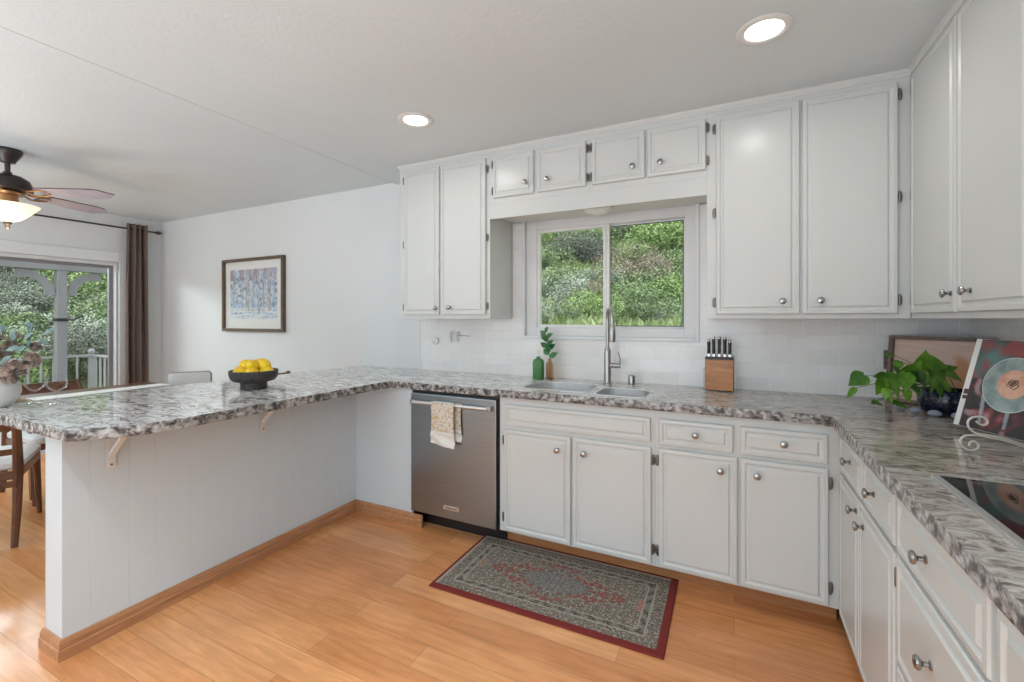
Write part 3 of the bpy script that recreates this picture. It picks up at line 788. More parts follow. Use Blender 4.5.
# ------------------------------------------------------------ rug
rug = thing('kitchen_rug', (-.795, 2.085, 0), math.radians(.6), 'oriental runner rug with red border on the wood floor before the sink', 'rug')
RW, RH = 1.085, .565
def rug_col(u, v):
    x = (u-.5)*RW; y = (v-.5)*RH; ex = RW/2-abs(x); ey = RH/2-abs(y); e = min(ex, ey)
    tan = (.25, .22, .17); dark = (.058, .056, .055); red = (.27, .04, .028); mid = (.18, .165, .135)
    if e < (.026 if (v < .5 or u > .5) and min(ex if u > .5 else 9, ey if v < .5 else 9) < .026 else .010): return (.19, .02, .015)
    def sw(a, b_, s, seed): return nz(a*s, b_*s, seed)
    ax, ay = abs(x), abs(y)
    n1 = sw(ax, ay, 50, 2.0); n2 = sw(ax, ay, 95, 5.)
    scroll = math.sin(n1*15+ax*30) * math.cos(sw(ax, ay, 46, 11.)*15-ay*34) + .5*sw(ax, ay, 120, 14.)
    c = lerp(tan, dark, (scroll+.22)*1.5)
    if n2 > .22: c = lerp(c, (.42, .38, .30), .6)
    if n2 < -.32: c = lerp(c, red, .35)
    if e < .024: c = (.36, .31, .24)
    elif .078 < e < .086 or .112 < e < .118: c = lerp(c, (.42, .37, .29), .7)
    elif .086 < e < .112: c = lerp(dark, tan, .5+.4*math.sin((ax-ay)*90)+n2)
    elif e > .118:
        r1 = abs(x)/.34+abs(y)/.155
        med = (x/.20)**2+(y/.09)**2
        if r1 < 1.10 and (x/.17)**2+(y/.08)**2 > 1 and sw(ax, ay, 24, 8) > -.02:
            c = lerp(red, c, .2 if sw(ax, ay, 55, 3) > -.05 else .85)
        elif med < .8: c = lerp(c, (.13, .14, .16), .35)
        if .46 > ax > .40 and ay < .05 and n1 > 0: c = lerp(c, (.40, .16, .10), .7)
    return c
X = Matrix.Translation((-RW/2, -RH/2, .0085)) @ Matrix(((1,0,0,0),(0,0,1,0),(0,-1,0,0),(0,0,0,1)))
paint_grid('pile', 520, 270, RW, RH, rug_col, 'vc_rug', rug, X)
mb = MB(); hx, hy = RW/2, RH/2; ring_ = lambda a, z: [(-hx-a, -hy-a, z), (hx+a, -hy-a, z), (hx+a, hy+a, z), (-hx-a, hy+a, z)]
mb.loft([ring_(-.004, .0008), ring_(.006, .0008), ring_(.008, .004), ring_(.005, .0085), ring_(-.006, .0095), ring_(-.006, .0080), ring_(-.004, .0070)], True, True); mb.build('binding', 'red_binding', rug)

# ------------------------------------------------------------ wall fittings on the tiles
o = MB().lathe([(.024, 0), (.030, -.004), (.030, -.012), (.024, -.016), (.010, -.017), (.009, -.022), (.001, -.023)], axis='y', n=24).build('wall_timer_knob', 'white_plastic', None, True)
o.location = (-2.085, YB-.0071, 1.14); tag(o, 'small round white fitting on the wall near the peninsula corner', 'wall fitting')
hk = thing('wall_hook', (-1.90, YB-.0071, 1.165), 0, 'white double wall hook with short wire arm below the left wall cabinet', 'hook')
MB().box(-.040, .040, -.006, 0, -.02, .055, .002).build('plate', 'white_plastic', hk)
for x in (-.028, .026):
    MB().tube([(x, -.006, .045), (x-.004, -.03, .035), (x, -.036, 0), (x+.008, -.022, -.03)], [.009, .009, .008, .006], 8).build('hook', 'white_plastic', hk, True)
MB().tube([(.03, -.012, .02), (.135, -.012, .018)], .0025, 6).build('wire_arm', 'nickel', hk, True)
ot = thing('wall_outlet', (.712, YB-.0071, 1.105), 0, 'bronze outlet plate on the tiles behind the trailing plant', 'outlet')
MB().box(-.034, .034, -.006, 0, -.048, .048, .002).build('plate', 'tray_wood_dark', ot)
for z in (.018, -.018):
    MB().box(-.024, -.008, -.0085, -.0062, z-.009, z+.009, .002).build('socket', 'black', ot)

# ------------------------------------------------------------ decorative tray in the corner
p0 = Vector((.680, 2.805, .9102)); p1 = Vector((.968, 2.555, .9102)); d = (p1-p0); TW = d.length; d.normalize()
rz = math.atan2(d.y, d.x)
tr = thing('wooden_tray', p0, rz, 'framed pale wooden tray leaning across the corner behind the plant', 'tray')
tilt = Matrix.Rotation(math.radians(-7), 4, 'X')
TH = .318
mb = MB(tilt); ring(mb, 0, TW, .001, TH, .016, -.03, .0, .002); mb.build('rim', 'tray_rim', tr)
def tray_col(u, v):
    c = lerp((.60, .41, .33), (.68, .50, .42), .5+nz(u*2, v*22, 3.)*1.2)
    k = nz(u*5+2, v*4, 7.)
    c = lerp(c, (.55, .25, .09), (k+.10)*3*max(0, min(1, (u-.45)*4))*max(0, min(1, (.85-v)*3)))
    return c
paint_grid('board', 60, 60, TW-.03, TH-.03, tray_col, 'vc_paper', tr, tilt @ Matrix.Translation((.015, -.008, .016)))
MB(tilt).box(.012, TW-.012, -.0075, -.002, .012, TH-.012).build('backing', 'tray_rim', tr)

# ------------------------------------------------------------ trailing plant
pl = thing('pothos_plant', (.80, 2.52, .9101), 0, 'trailing green heart-leaved houseplant in the worktop corner', 'plant')
pot = thing('plant_pot', (.80, 2.50, .9101), 0, 'dark blue glazed pot holding the trailing plant', 'pot')
MB().lathe([(.055, 0), (.075, .006), (.092, .04), (.094, .07), (.084, .10), (.080, .105), (.074, .103), (.080, .07), (.07, .02), (.001, .015)], n=32).build('body', 'pot_blue', pot, True)
MB().lathe([(.001, .085), (.072, .0852), (.074, .088), (.001, .092)], n=24, cap=False).build('soil', 'stem_dark', pot, True)
import math as _m
fwd = Vector((-.4435, .8963, 0)); rgt = Vector((.8963, .4435, 0))
def pw(u, v, dep):     # place a leaf by sight line at a chosen depth
    return Vector((0, 0, CAM_H)) + (fwd + rgt*((u-512)/F_PX) + Vector((0,0,1))*((319-v)/F_PX))*dep
base_w = Vector((.80, 2.52, .9101))
leaves = [ # u, v tip-centre, depth, length, angle of pointing in view (deg, 0=right, 90=up), 
 (857, 380, 1.82, .085, 205, 1), (851, 393, 1.86, .07, 215, .45), (883, 378, 1.80, .085, 160, 1), (892, 381, 1.78, .09, 200, 1),
 (896, 389, 1.76, .085, -70, 1), (925, 360, 1.86, .085, 100, 1), (938, 364, 1.84, .09, -10, 1), (914, 370, 1.82, .09, 60, 1.05),
 (925, 380, 1.78, .075, -85, 1), (889, 355, 1.9, .055, 180, .5), (940, 377, 1.84, .08, -80, 1), (955, 376, 1.86, .07, -30, .8),
 (940, 392, 1.80, .06, -90, .8), (902, 405, 1.80, .06, -20, .8), (880, 388, 1.80, .07, 230, .9), (906, 382, 1.78, .08, 250, .9),
 (897, 366, 1.86, .05, 230, .9), (931, 370, 1.9, .08, 30, 1), (915, 388, 1.80, .07, -50, .9), (890, 398, 1.78, .05, -80, .7), (880, 404, 1.80, .03, -20, .9), (874, 402, 1.83, .03, 200, .9)]
leaves += [(948, 388, 1.80, .06, -60, .8), (933, 386, 1.76, .06, -100, .9), (908, 396, 1.77, .055, -95, .8), (918, 392, 1.77, .05, -70, .8), (898, 372, 1.80, .075, 120, 1), (951, 368, 1.9, .06, 20, .8), (886, 394, 1.78, .05, -110, .8)]
top = Vector((0, 0, .10)); rr_ = random.Random(3)
for (u, v, dep, L, ang, wf) in leaves:
    p = pw(u, v, dep+.02) - base_w; p.z = max(p.z, .022)
    a = math.radians(ang); dirv = rgt*math.cos(a) + Vector((0,0,1))*math.sin(a) - fwd*rr_.uniform(.15, .5)
    nrm = (-fwd*.75 + Vector((0,0,1))*.65 + rgt*rr_.uniform(-.4, .4))
    b0 = p - dirv.normalized()*L*.5
    if b0.z < .012: b0.z = .012
    dirv.z = max(dirv.z, -(b0.z-.006)/L*1.2)
    mid = (b0+top)/2 + Vector((0, 0, .03 if b0.z < .12 else .01))
    g0 = top + Vector((rr_.uniform(-.04, .04), rr_.uniform(-.04, .04), -.005))
    mb = MB(); mb.tube([g0, g0*.6+mid*.4+Vector((0,0,.02)), mid*.6+b0*.4+Vector((0,0,.01)), b0], [.002, .0018, .0015, .0012], 6); mb.build('vine', 'stem_green', pl, True)
    mb = MB(); leaf_mesh(mb, b0, dirv, nrm, L, L*.78*wf, .12, 8, True, .15); mb.build('leaf', 'pothos', pl, True, False)
for i, (x, y) in enumerate(((.69, 2.46), (.735, 2.41), (.80, 2.385), (.86, 2.40), (.655, 2.52))):
    o = MB().ball((0, 0, 0), .020, 2, (1.2, .9, .7)).build('polished_stone', 'pebble', None, True); o.location = (x, y, .9243)
    tag(o, 'smooth bluish stone lying on the granite around the plant pot', 'stone', 'stones around the plant pot')

# ------------------------------------------------------------ cookbook on wire stand
bk0 = Vector((.704, 2.144, .935)); bd_ = Vector((.39, -.92, 0)).normalized(); rz = math.atan2(bd_.y, bd_.x)
bk = thing('cookbook', bk0, rz, 'large cookbook with a plate on its cover propped on a wire stand', 'book')
BW, BH, BT = .34, .315, .022
lean = Matrix.Rotation(math.radians(-15), 4, 'X')       # local y = away from the reader
mb = MB(lean); mb.box(.004, BW, .003, BT-.003, .004, BH-.004); mb.build('pages', 'paper', bk)
mb = MB(lean); mb.box(0, BW+.002, BT-.003, BT, 0, BH, .0008); mb.box(0, BW+.002, 0, .0028, 0, BH, .0008); mb.build('cover', 'paper', bk)
def cover_col(u, v):
    u *= 1.26
    if u < .058: return (.10, .05, .05) if (.30 < v < .42 and (v < .345 or v > .36)) else (.78, .77, .75)
    if u < .070: return (.16, .05, .05)
    n1 = nz(u*3.2, v*3.2, 2.); n2 = nz(u*5, v*5, 6.); n3 = nz(u*9, v*9, 1.)
    c = (.05, .052, .055)
    if v > .55: c = lerp(c, (.10, .22, .21), .55+n1*1.8); c = lerp(c, (.28, .07, .07), (n2+.02)*3)
    else:
        c = lerp(c, (.045, .03, .035), .5+n1)
        c = lerp(c, (.30, .07, .08), (n3+n1*.5-.05)*3*(1.1-u))
        c = lerp(c, (.35, .24, .26), (n3-.25)*4)
    for x0, x1 in ((.23, .30), (.56, .66)):
        cx = (x0+x1)/2 + (.5-v)*.10*(1 if x0 < .4 else .0); wd = .035*(.5+v)
        if v < .42 and abs(u-cx) < wd and v > .06: c = lerp(c, (.42, .46, .52), .8-.3*abs(u-cx)/wd)
    return c
paint_grid('cover_photo', 120, 140, BW-.006, BH-.002, cover_col, 'vc_paper', bk, lean @ Matrix.Translation((.006, -.0006, .001)))
def disc(name, cx, cz, r, y, m, parent, n=48, rin=0., th=.0005):
    mb = MB(lean); o_ = [(cx+r*math.cos(2*PI*i/n), cz+r*math.sin(2*PI*i/n)) for i in range(n)]
    mb.loft([[(x, y, z) for x, z in o_], [(x, y-th, z) for x, z in o_]]); return mb.build(name, m, parent)
def plate_col(m, c1, c2, s):
    mm = mat(m, c1, .3); q = NT(mm); f = q.noise(q.coord(), s, 4); q.base(q.ramp(f, [(.35, c1), (.65, c2)])); M[m] = mm
plate_col('plate_glass', (.20, .27, .26), (.42, .50, .49), 14); plate_col('salmon', (.62, .25, .16), (.76, .46, .34), 22)
disc('plate_print', .156, .166, .092, -.0008, 'plate_rim', bk)
disc('plate_print', .156, .166, .0895, -.0014, 'plate_glass', bk)
disc('soup_print', .162, .168, .048, -.0020, 'salmon', bk); 
mb = MB(lean); rr_ = random.Random(5); cx, cz = .160, .168
for k in range(5):
    a0 = rr_.uniform(0, 6.28); pts = []
    ox, oz = rr_.uniform(-.013, .013), rr_.uniform(-.008, .008)
    for i in range(15): a = a0+i*.4; pts.append((cx+ox+.009*math.cos(a)*(1+.02*i), -.0034, cz+oz+.009*math.sin(a*1.1)))
    mb.tube(pts, .0009, 5)
mb.build('title_scroll', 'dark_text', bk)
st = thing('wire_book_stand', bk0 + Vector((0, 0, -.0248)), rz, 'cream wire book stand with scrolled ends on the worktop', 'book stand')
def spiral(c, r0, r1, a0, a1, n=26, y=-.02):
    return [(c[0]+(r0+(r1-r0)*i/n)*math.cos(a0+(a1-a0)*i/n), y, c[1]+(r0+(r1-r0)*i/n)*math.sin(a0+(a1-a0)*i/n)) for i in range(n+1)]
# scrolled feet reach out from the ledge towards the reader
def smooth_path(p, k=4):      # Catmull-Rom through the given bends
    out = []
    for i in range(len(p)-1):
        a, b_, c_, d_ = (Vector(p[max(i-1, 0)]), Vector(p[i]), Vector(p[i+1]), Vector(p[min(i+2, len(p)-1)]))
        for q_ in range(k):
            t = q_/k; out.append(.5*((2*b_) + (c_-a)*t + (2*a-5*b_+4*c_-d_)*t*t + (3*b_-a-3*c_+d_)*t**3))
    return out + [Vector(p[-1])]
def scroll_pair(sx, part):
    U = [(.170,.092),(.160,.084),(.149,.081),(.140,.085),(.138,.092),(.146,.103),(.166,.106),(.182,.103),(.1915,.095),(.194,.084),(.187,.068),(.166,.055),(.132,.050),(.091,.042),(.0365,.025),(-.01,.018)]
    Lw = [(.190,.018),(.189,.026),(.184,.031),(.175,.032),(.166,.026),(.164,.018),(.168,.009),(.184,.0042),(.201,.009),(.212,.020),(.2146,.034),(.208,.045),(.194,.0495),(.166,.0505),(.132,.0435),(.091,.0355),(.0365,.0185),(-.01,.0115)]
    for nm, P_ in (('upper_scroll', U), ('lower_scroll', Lw)):
        mb = MB(); mb.tube(smooth_path([(sx, -o_, z) for o_, z in P_]), .0029, 8); mb.build(nm, 'cream_metal', st, True)
scroll_pair(.27, 'foot'); scroll_pair(.45, 'foot')
mb = MB(); mb.tube([(.05, .01, .0195), (.05, .07, .0195), (.10, .12, .14), (.25, .12, .14), (.33, .07, .0195), (.45, -.010, .020), (.27, -.012, .020), (.27, -.012, .036)], .003, 8)
mb.tube([(.17, .12, .14), (.17, .17, .0032)], .003, 8); mb.build('back_frame', 'cream_metal', st, True)

# ------------------------------------------------------------ cooktop
ct = thing('cooktop', (.69, 1.12, .9102), 0, 'black glass cooktop with steel edge strip set on the right worktop', 'cooktop')
T = Matrix.Translation(-Vector(ct.location))
MB(T).box(.462, .95, .74, 1.487, .9103, .9165, .001).build('glass_top', 'black_glass', ct)
MB(T).box(.446, .4615, .74, 1.487, .9103, .9178, .001).build('front_trim', 'steel_sink', ct)
MB(T).box(.9505, .965, .74, 1.487, .9103, .9175, .001).build('rear_trim', 'steel_brush', ct)
for i, (x, y, r) in enumerate(((.61, 1.30, .085), (.60, .94, .10), (.82, 1.30, .075), (.82, .95, .085))):
    mb = MB(T); n = 40; L = []
    for rr, z in ((r, .9166), (r, .9169), (r-.002, .9169), (r-.002, .9166)): L.append([(x+rr*math.cos(2*PI*k/n), y+rr*math.sin(2*PI*k/n), z) for k in range(n)])
    rs = [[mb._v(p) for p in l_] for l_ in L]
    for a, b_ in zip(rs, rs[1:]+rs[:1]):
        for k in range(n): mb.face([a[k], a[(k+1) % n], b_[(k+1) % n], b_[k]])
    mb.build('burner_ring', 'cook_mark', ct)

# ------------------------------------------------------------ fruit bowl
fb = thing('fruit_bowl', (-2.468, 1.650, .9101), 0, 'dark footed stone bowl filled with lemons on the peninsula', 'bowl')
MB().lathe([(.066, 0), (.069, .003), (.069, .040), (.078, .042), (.104, .048), (.118, .062), (.125, .082), (.126, .106), (.122, .108), (.118, .084), (.100, .064), (.06, .056), (.001, .054)], n=44).build('body', 'bowl', fb, True)
lm = bpy.data.meshes
lemons = [(-.074, -.03, .095, .3, .2), (-.015, -.066, .094, 1.2, .1), (.062, -.050, .096, 2.2, .3), (.078, .028, .096, .6, .2), (.012, .072, .094, 1.8, .1), (-.066, .050, .096, 2.6, 0), (0., 0., .100, .2, .1),
          (-.052, -.005, .128, 1.0, .5), (.028, -.028, .134, 2.4, .3), (.058, .026, .134, .2, .7), (-.01, .040, .132, 1.4, .2)]
lme = None
pos = ['against the left rim', 'at the front left rim', 'at the front right rim', 'against the right rim', 'at the rear rim', 'at the rear left rim', 'buried in the middle',
       'on top towards the left', 'on top at the front', 'on top towards the right', 'on top at the back']
for i, (x, y, z, a, b_) in enumerate(lemons):
    if lme is None:
        mb = MB(); mb.lathe([(.001, -.042), (.006, -.040), (.010, -.036), (.020, -.030), (.028, -.016), (.0305, 0), (.028, .016), (.019, .030), (.009, .036), (.004, .038), (.001, .0385)], axis='x', n=20)
        o = mb.build('lemon', 'lemon', None, True); lme = o
    else: o = lme.copy(); sc.collection.objects.link(o)
    o.scale = (1.12,)*3; o.location = (-2.468+x*.94, 1.650+y*.94, .9101+z+.002); o.rotation_euler = (0, b_, a)
    tag(o, 'yellow lemon %s of the pile in the dark bowl' % pos[i], 'lemon', 'lemons in the bowl')

# ------------------------------------------------------------ wine glasses
gprof = [(.001, 0), (.034, 0), (.036, .001), (.034, .003), (.006, .006), (.0035, .012), (.0035, .050), (.006, .056), (.022, .063), (.040, .076), (.048, .090), (.046, .110), (.040, .138)]
gl = None
for i, (x, y) in enumerate(((-2.975, .905), (-2.865, .945))):
    if gl is None: gl = o = MB().lathe(gprof, n=36, sx=.8, sy=.8, cap=False).build('wine_glass', 'stem_glass', None, True)
    else: o = gl.copy(); sc.collection.objects.link(o)
    o.location = (x, y, .9101)
    tag(o, ['clear stemmed glass nearer the flower vase', 'clear stemmed glass on the right of the pair, away from the vase'][i], 'glass', 'stemmed glasses on the peninsula')
# ------------------------------------------------------------ vase with dried flowers
vs_ = thing('flower_vase', (-3.0, .787, .9101), 0, 'round pale ceramic vase at the left edge of the peninsula', 'vase')
MB().lathe([(.060, 0), (.075, .004), (.105, .03), (.122, .065), (.118, .10), (.09, .128), (.062, .138), (.058, .150), (.064, .156), (.052, .155), (.050, .14), (.08, .12), (.10, .08), (.08, .03), (.001, .02)], n=40, sx=.65, sy=.65).build('body', 'ceramic', vs_, True)
vx, vy = -3.0, .787
vbase = Vector((vx, vy, .9101)); D0 = -vx*.4435+vy*.8963
fl = thing('dried_flower_bouquet', (vx, vy, 1.05), 0, 'bouquet of dusty pink dried roses with eucalyptus leaves in the vase', 'flowers')
def vp(u, v, dd=0.): return pw(u, v, D0+dd) - Vector((vx, vy, 1.05))
rose_me = None
for i, (u, v, dd, s) in enumerate([(3, 352, .05, 1.0), (11, 346, .1, .95), (-6, 358, 0, 1), (15, 337, 0.08, .8), (35, 347, .02, .75), (31, 357, -.03, .85), (28, 366, 0, 1.0), (36, 361, .04, .7), (12, 366, -.06, 1.05), (4, 374, -.05, 1.0), (19, 372, .04, .9), (-8, 370, -.05, 1), (0, 360, .05, 1), (10, 379, -.02, .9), (-12, 345, 0, 1), (-4, 338, .05, .9)]):
    p = vp(u, v, dd)
    if rose_me is None:
        mb = MB(); rr_ = random.Random(2)
        mb.ball((0, 0, 0), .016, 1)
        for k in range(26):
            a = k*2.39996; t_ = k/26; zz = .018*(1-1.5*t_); rad = .008+.022*t_
            c = Vector((math.cos(a)*rad, math.sin(a)*rad, zz)); nrm = Vector((math.cos(a), math.sin(a), .4)).normalized()
            leaf_mesh(mb, c - Vector((0, 0, .012)), Vector((math.cos(a)*.35, math.sin(a)*.35, 1)), nrm, .026, .026, -.35, 4, False, -.2)
        o = mb.build('rose', 'dry_rose', fl, True, False); rose_me = o
    else: o = rose_me.copy(); sc.collection.objects.link(o)
    o.parent = fl; o.location = p; o.scale = (s,)*3; o.rotation_euler = (R.uniform(-.8, .3)+.5, R.uniform(-.4, .7), R.uniform(0, 6))
    mb = MB(); mb.tube([(0, 0, -.08), (p.x*.3, p.y*.3, .0), (p.x, p.y, p.z-.012)], .0018, 5); mb.build('stem', 'stem_dark', fl, True)
for i, (u, v, dd, L, ang) in enumerate([(24, 340, 0, .06, 40), (30, 333, .02, .05, 70), (33, 330, .02, .05, 120), (42, 334, .02, .05, 20), (20, 347, -.02, .06, 190), (12, 356, 0, .07, 215), (8, 330, .05, .07, 160), (2, 333, 0, .08, 150), (27, 348, 0, .05, 60), (40, 340, .03, .045, -20), (16, 352, -.03, .06, 30), (6, 365, -.03, .06, 200), (48, 330, .03, .04, 10), (22, 360, .02, .05, 10), (14, 341, 0, .06, 90), (-4, 326, 0, .07, 120)]):
    p = vp(u, v, dd); a = math.radians(ang)
    mb = MB(); leaf_mesh(mb, p, rgt*math.cos(a)+Vector((0,0,1))*math.sin(a)-fwd*.3, -fwd+Vector((0,0,.6)), L, L*.5, .1); mb.build('leaf', 'teal_leaf', fl, True, False)
mb = MB(); mb.tube([Vector((0,0,-.06)), vp(12, 366), vp(24, 350), vp(32, 335), vp(46, 331)], .0016, 5); mb.build('branch', 'stem_dark', fl, True)
mb = MB(); mb.tube([Vector((0,0,-.06)), vp(4, 366), vp(-2, 345), vp(6, 330)], .0016, 5); mb.build('branch', 'stem_dark', fl, True)

# ------------------------------------------------------------ framed picture
pf = thing('framed_picture', (-4.781, YB, 1.185), 0, 'dark wood framed woodland painting with white mat on the white wall', 'picture')
PW, PH = .95, .735
mb = MB(); ring(mb, 0, PW, 0, PH, .030, -.035, -.001, .002); mb.build('frame', 'frame_wood', pf)
MB().box(.030, PW-.030, -.010, -.004, .030, PH-.030).build('mat_board', 'mat_board', pf)
def art_col(u, v):
    c = lerp((.42, .54, .72), (.68, .72, .78), .5+nz(u*9, v*9, 1)*1.6)
    c = lerp(c, (.28, .38, .58), (nz(u*16, v*16, 4)+.0)*2.4*(1 if v < .75 else .3))
    c = lerp(c, (.22, .27, .30), (nz(u*20, v*14, 8)-.12)*4)
    c = lerp(c, (.40, .60, .85), (nz(u*8, v*18, 12)-.1)*4*(1-v))
    if v > .78: c = lerp(c, (.36, .28, .34), .55+nz(u*10, v*3, 5)*2)
    if v < .22: c = lerp(c, (.74, .76, .77), .6+nz(u*4, v*30, 3)*2)
    for x0, wd in ((.08, .03), (.27, .02), (.38, .05), (.50, .03), (.62, .03), (.72, .035), (.84, .05), (.94, .02)):
        xx = x0 + .01*nz(v*4, x0*30); lo_ = .12+.2*abs(x0-.6)
        if abs(u-xx) < wd*(.75-.2*v) and v > lo_:
            c = lerp((.30, .29, .33), (.62, .60, .62), .5+nz(u*60, v*8, 2)*1.5) if wd > .025 or v > .5 else lerp(c, (.3, .3, .36), .5)
    return c
paint_grid('painting', 150, 130, .73, .50, art_col, 'vc_paper', pf, Matrix.Translation((.11, -.0108, .125)))
MB().box(.030, PW-.030, -.020, -.018, .030, PH-.030).build('glazing', 'clear_glazing', pf)

# ------------------------------------------------------------ curtain and rod
rod = thing('curtain_rod', (XL, 2.8, 2.295), 0, 'black curtain rod with pointed finial above the glass door', 'curtain rod')
MB().tube([(.085, -3.0, 0), (.085, -.02, 0)], .009, 10).build('pole', 'bronze', rod, True)
MB().lathe([(.009, -.025), (.014, -.02), (.010, -.012), (.022, .008), (.020, .014), (.008, .045), (.001, .055)], c=(.085, 0, 0), axis='y', n=14).build('finial', 'bronze', rod, True)
MB().tube([(.001, -.075, 0), (.085, -.075, 0)], .007, 8).build('wall_bracket', 'bronze', rod, True)
MB().tube([(.001, -2.85, 0), (.085, -2.85, 0)], .007, 8).build('wall_bracket', 'bronze', rod, True)
cu = thing('curtain', (XL+.085, 2.61, .02), 0, 'dark brown grommet curtain gathered at the right of the glass door', 'curtain')
mb = MB(); n = 72; loops = []
for j in range(26):
    v = j/25; z = v*2.335; half = .098+.024*(1-v)**1.2; L = []
    fr = []
    for i in range(n+1):
        u = i/n; y = (u-.5)*2*half + .003*math.sin(v*7+u*5)
        x = .030*math.sin(u*PI*2*3.6+.35*math.sin(v*3))*(.8+.2*math.sin(v*3+u*6)) + .008*math.sin(v*4+u*11)
        fr.append((x, y, z))
    L = fr + [(x+.003, y+.001, z_) for x, y, z_ in fr[::-1]]
    loops.append(L)
mb.loft(loops); mb.build('drape', 'curtain', cu, True)

# ------------------------------------------------------------ ceiling fan
FCX, FCY = -4.307, 1.18
fn = thing('ceiling_fan', (FCX, FCY, ZD), 0, 'bronze ceiling fan with glowing glass bowl light over the dining table', 'ceiling fan')
MB().lathe([(.100, -.001), (.104, -.008), (.098, -.03), (.060, -.075), (.052, -.088), (.02, -.09)], n=36, sx=.69, sy=.69).build('canopy', 'fan_bronze', fn, True)
MB().tube([(0, 0, -.085), (0, 0, -.165)], .014, 14).build('downrod', 'fan_bronze', fn, True)
MB().lathe([(.030, -.150), (.035, -.165), (.10, -.175), (.150, -.198), (.172, -.235), (.174, -.268), (.12, -.275), (.05, -.276)], n=40, sx=.69, sy=.69).build('motor', 'fan_bronze', fn, True)
MB().lathe([(.090, -.2765), (.110, -.285), (.105, -.300), (.070, -.305), (.075, -.345), (.115, -.352), (.118, -.362), (.03, -.363)], n=36, sx=.69, sy=.69).build('light_fitter', 'fan_copper', fn, True)
MB().lathe([(.212, -.3635), (.222, -.368), (.200, -.385), (.150, -.425), (.090, -.462), (.035, -.478), (.012, -.480)], n=44, sx=.69, sy=.69).build('glass_bowl', 'fan_glass', fn, True)
MB().lathe([(.024, -.4805), (.020, -.49), (.010, -.505), (.013, -.512), (.003, -.530), (.001, -.532)], n=16).build('finial', 'fan_bronze', fn, True)
for k in range(5):
    a = math.radians(35 + 72*k); X = Matrix.Rotation(a, 4, 'Z') @ Matrix.Translation((0, 0, -.285)) @ Matrix.Rotation(math.radians(-12), 4, 'X')
    mb = MB(X)
    for s in (-1, 1): mb.tube([(.10, s*.012, .006), (.15, s*.035, -.004), (.205, s*.036, .002), (.235, s*.012, .006)], .006, 8)
    ir = mb.build('blade_iron', 'fan_copper', fn, True)
    mb = MB(X); pts = [(.18, -.055), (.50, -.070), (.56, -.062), (.63, .0), (.56, .062), (.50, .070), (.18, .055)]
    mb.prism(pts, .0075, .0145); bl_ = mb.build('blade', ['fan_blade', 'walnut'], fn)
    for f in bl_.data.polygons: f.material_index = 1 if abs(f.normal.z) < .6 else 0
fl_ = lamp('fan_light', 'POINT', (FCX, FCY, ZD-.41), 5, (1, .82, .6), shadow_soft_size=.08); fl_.parent = fn; fl_.location = (0, 0, -.56)

# ------------------------------------------------------------ recessed downlights
def downlight(x, y, label, tiltless=True, power=2):
    t = thing('recessed_light', (x, y, ZC), 0, label, 'ceiling light', 'recessed ceiling lights')
    mb = MB(); n = 48; L = []
    for r, z in ((.062, -.0006), (.072, -.0006), (.094, -.0006), (.096, -.004), (.090, -.008), (.074, -.010), (.066, -.006)): L.append([(r*math.cos(2*PI*k/n), r*math.sin(2*PI*k/n), z) for k in range(n)])
    rs = [[mb._v(p) for p in l_] for l_ in L]
    for a, b_ in zip(rs, rs[1:]+rs[:1]):
        for k in range(n): mb.face([a[k], a[(k+1) % n], b_[(k+1) % n], b_[k]])
    mb.build('trim_ring', 'white_metal', t, True)
    MB().lathe([(.066, -.0012), (.066, -.0050), (.060, -.0058), (.001, -.0058)], n=40).build('lens', 'emit', t, True)
    l_ = lamp('recessed_or_fill_lamp', 'AREA', (0, 0, 0), power, (1, .98, .95), shape='DISK', size=.13, spread=math.radians(165)); l_.parent = t; l_.location = (0, 0, -.012)
downlight(-1.577, 1.985, 'lit round recessed ceiling light nearer the dining room')
downlight(.102, 1.954, 'lit round recessed ceiling light near the right wall cabinets')
# added fill lamps overhead without fittings, brightening the floor and lower cabinets
for x in (-1.577, -.73, .102): lamp('recessed_or_fill_lamp', 'AREA', (x, .0, ZC-.01), 6.5, (.84, .92, 1), shape='DISK', size=.13, spread=math.radians(105))
t = thing('dome_light', (-.748, 2.70, 1.99), 0, 'small round frosted dome light under the board above the window', 'light')
MB().lathe([(.083, -.0005), (.085, -.006), (.074, -.022), (.046, -.036), (.012, -.041), (.001, -.0415)], n=36).build('shade', 'dome_glass', t, True)
MB().lathe([(.006, 0), (.007, -.006), (.002, -.010)], c=(.100, -.03, -.0005), n=12).build('latch', 'bronze', t, True)

# ------------------------------------------------------------ dining table and chairs
dt = thing('dining_table', (-4.30, 1.71, 0), 0, 'dark polished dining table with white runner behind the peninsula', 'table')
mb = MB(); mb.loft([[(x, y, z) for x, y in rrect(-.35+s, .35-s, -.42+s, .42-s, .06)] for s, z in ((.008, .725), (0, .732), (0, .748), (.006, .755))]); mb.build('tabletop', 'walnut', dt)
MB().box(-.28, .28, -.35, .35, .67, .7245).build('apron', 'walnut', dt)
for sx in (-1, 1):
    for sy in (-1, 1):
        MB().loft([[(sx*.26+a, sy*.33+b_, z) for a, b_ in ((-w_, -w_), (w_, -w_), (w_, w_), (-w_, w_))] for w_, z in ((.018, 0), (.028, .6695))]).build('leg', 'walnut', dt)
o = MB().box(-.09, .09, -.41, .41, 0, .003, .001).build('table_runner', 'runner'); o.location = (-4.33, 1.71, .7551); tag(o, 'white cloth runner lying along the dining table', 'table runner')

